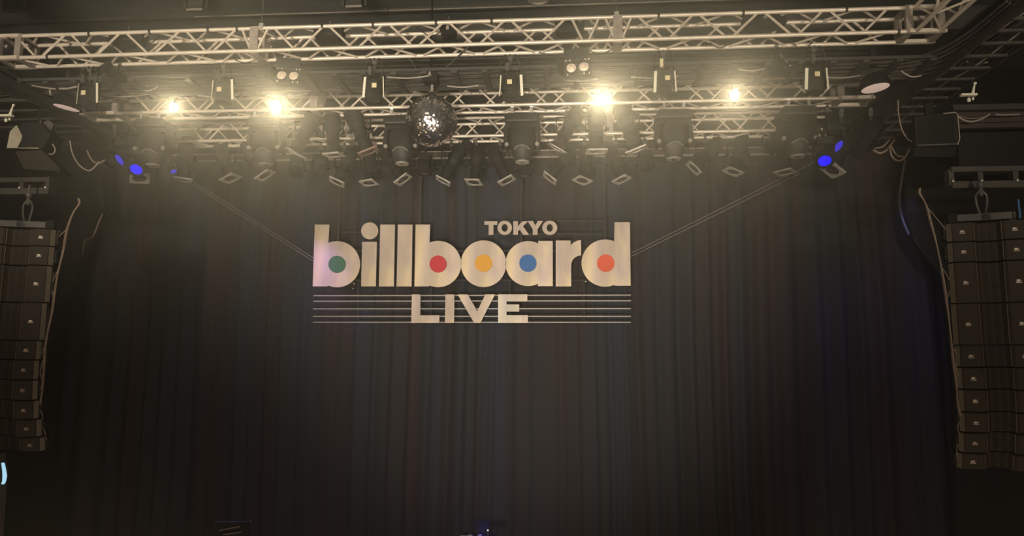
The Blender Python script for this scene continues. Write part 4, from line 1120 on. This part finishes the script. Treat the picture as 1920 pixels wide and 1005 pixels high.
# loose black ties on the front truss: small cable wraps
for px in (20, 96, 170, 283, 392, 446, 605, 700, 818, 922, 1235, 1394, 1588, 1683):
    X = ax(px); p = Vector((X, YA, zA(X) + (sA if px % 3 else 0)))
    MB().lathe([(.0275, -.014), (.0275, .014)], 10, Matrix.Translation(p - trA.location) @ Matrix.Rotation(math.pi / 2, 4, 'Y')).obj('black_tape_wrap', M_CABLED, trA, True)
for i, (x, y, wd, sg_) in enumerate(((600, 62, 50, 14), (500, 80, 60, 12), (780, 50, 60, 18), (1010, 98, 60, 8), (1100, 92, 50, 10), (1330, 80, 40, 10), (1480, 75, 50, 18), (250, 70, 50, 15), (440, 112, 40, 6))):
    P = [at(x, y, YA + .1), at(x + wd * .5, y + sg_, YA + .14), at(x + wd, y + 2 - sg_ * .3, YA + .2)]
    MB().tube([p - trA.location for p in spline(P, 6)], .007, 5).obj('loose_cable', M_CABLED, trA, True)

for px, py, wpx, l in ((240, 74, 74, 'dark hoist motor inside the front truss above the first lit lamp'), (618, 64, 58, 'dark hoist motor inside the front truss before the mirror ball'), (841, 56, 30, 'narrow dark hoist box with a pale label inside the front truss above the mirror ball'),
                       (1068, 52, 56, 'dark hoist motor inside the front truss directly above the forward-facing blinder'), (1432, 40, 80, 'dark hoist motor with round pale label inside the front truss above the sideways blinder')):
    c = at(px, py, YA + .14); wd = wpx * 8.2 / F; t = thing('hoist_motor', c, l, 'hoist', 'hoist motors in the front truss')
    MB().prism([(-wd / 2, -.05), (-wd * .36, -.085), (wd * .36, -.085), (wd / 2, -.05), (wd / 2, .06), (wd * .4, .085), (-wd * .4, .085), (-wd / 2, .06)], -.07, .07, 'y').obj('housing', M_BLACK2, t)
    if px == 1432: MB().lathe([(.001, .004), (.022, .003), (.022, 0)], 14, Matrix.Translation((.0, -.07, .02)) @ Matrix.Rotation(math.pi / 2, 4, 'X')).obj('round_label', M_CHROME, t)
    elif wpx == 30: MB().box((0, -.072, 0), (.03, .004, .06)).obj('label_plate', M_CABLEG, t)
    else: MB().box((.03, -.072, -.03), (.08, .004, .012)).obj('label_plate', M_GREY, t)
    MB().cyl((0, 0, .08), (0, 0, .16), .012, 6).obj('hook_stem', M_GREY, t)
q = atz(960, 13, ZC - .04)
tag(MB().cyl((-6.0, q.y, ZC - .04), (7.5, q.y, ZC - .04), .016, 6).obj('ceiling_conduit', M_CABLEG), 'thin straight pale conduit running along the ceiling above the front truss', 'pipe')

# ---------------------------------------------------------------- things at the bottom edge
ms = at(436, 985, 9.6); t = thing('music_stand', (ms.x, ms.y, 0), 'black music stand with a bluish lit top edge at the bottom below the letter b', 'music stand'); zz = ms.z
MB().add([(-.23, -.02, zz + .04), (.23, -.02, zz + .05), (.18, .04, zz - .26), (-.16, .04, zz - .26), (-.23, 0, zz + .04), (.23, 0, zz + .05), (.18, .06, zz - .26), (-.16, .06, zz - .26)],
         [(0, 3, 2, 1), (4, 5, 6, 7), (0, 1, 5, 4), (3, 7, 6, 2), (1, 2, 6, 5), (0, 4, 7, 3)]).obj('desk', M_BLACK, t)
MB().cyl((-.23, -.02, zz + .045), (.20, -.02, zz + .055), .006, 6).obj('top_edge', mat('blue_light_edge', (.10, .10, .35), .3), t)  # blue light along the desk's top edge, put into its colour
MB().cyl((-.16, -.03, zz - .06), (.12, -.06, zz + .0), .008, 6).obj('page_clip', M_CABLE, t); MB().cyl((-.10, -.04, zz - .11), (.14, -.05, zz - .07), .008, 6).obj('page_clip', M_CABLE, t)
MB().lathe([(.001, .012), (.012, 0), (.001, -.012)], 8, Matrix.Translation((.24, -.02, zz + .055))).obj('knob', M_CHROME, t)
MB().cyl((0, .05, 0.03), (0, .05, zz - .1), .014, 8).obj('pole', M_BLACK, t)
for k in range(3):
    a = k * 2.094 + .4; MB().cyl((0, .05, .25), (.3 * math.cos(a), .05 + .3 * math.sin(a), .015), .01, 6).obj('leg', M_BLACK, t)
ks = at(898, 1000, 9.6); t = thing('small_mixer', (ks.x, ks.y, 0), 'small device on a stand with a blue glow at the bottom edge below the V', 'mixer'); zz = ks.z
MB().box((0, 0, zz - .05), (.42, .25, .05)).obj('case', M_BLACK2, t)
MB().cyl((-.22, -.1, zz - .012), (-.08, -.1, zz - .012), .004, 6).obj('edge_bar', M_CABLEG, t)
MB().lathe([(.012, 0), (.03, .012), (.03, .03), (.012, .035)], 12, Matrix.Translation((-.10, -.08, zz - .03))).obj('dial', M_RIM, t, True)
MB().lathe([(.012, 0), (.03, .012), (.03, .03), (.012, .035)], 12, Matrix.Translation((.02, -.08, zz - .03))).obj('dial', M_RIM, t, True)
MB().cyl((.12, -.08, zz - .03), (.12, -.08, zz + .05), .005, 6).obj('antenna', M_GREY, t)
MB().lathe([(.001, .012), (.012, 0), (.001, -.012)], 8, Matrix.Translation((.12, -.08, zz + .055))).obj('indicator_lamp', mat('white_indicator', (.9, .9, .9), .4, emit=(.9, .9, 1), estr=.8), t, True)
MB().box((.07, -.13, zz - .035), (.10, .012, .03)).obj('blue_display', M_BLUE2, t)
MB().cyl((0, 0, .03), (0, 0, zz - .06), .02, 8).obj('pole', M_BLACK, t)
for k in range(4):
    a = k * 1.571 + .4; MB().cyl((0, 0, .2), (.35 * math.cos(a), .35 * math.sin(a), .015), .012, 6).obj('leg', M_BLACK, t)
light('blue_display_glow', 'POINT', (ks.x + .05, ks.y - .05, zz + .08), .8, (.1, .15, 1.0), shadow_soft_size=.05)
p = at(-6, 900, 7.6); t = thing('wall_screen', p, 'cool bright sliver of a curved glossy panel at the picture edge under the line array', 'screen')
pts = [at(x, y, 7.6) - p for x, y in ((6, 868), (9, 882), (10.5, 892), (9, 902), (6, 908))]
mb = MB(); ou = [(q.x, q.z) for q in pts]; inn = [(q.x - .035 + .006 * abs(i - 2), q.z) for i, q in enumerate(pts)]
mb.prism(ou + inn[::-1], 0, .02, 'y'); mb.obj('lit_edge', M_COOL, t)
mb = MB(); pts = [at(x, y, 7.64) - p for x, y in ((-60, 850), (6, 850), (9, 880), (8, 910), (5, 950), (1, 1000), (-2, 1060), (-60, 1060))]
mb.prism([(q.x, q.z) for q in pts], .03, .08, 'y'); mb.obj('panel', M_TRAY, t)

# ---------------------------------------------------------------- stage haze
hm = bpy.data.materials.new('haze'); hm.use_nodes = True; nt = hm.node_tree; nt.nodes.clear()
vo = nt.nodes.new('ShaderNodeVolumeScatter'); vo.inputs['Color'].default_value = (1.0, 0.99, 0.94, 1); vo.inputs['Density'].default_value = 0.026; vo.inputs['Anisotropy'].default_value = 0.65
out = nt.nodes.new('ShaderNodeOutputMaterial'); nt.links.new(vo.outputs[0], out.inputs['Volume'])
hz_ = MB().box((-.5, 8.7, 5.2), (21.5, 8.2, 8.6)).obj('stage_haze', hm); tag(hz_, 'thin warm theatrical haze hanging around the trusses and curtain', 'haze', kind='stuff')
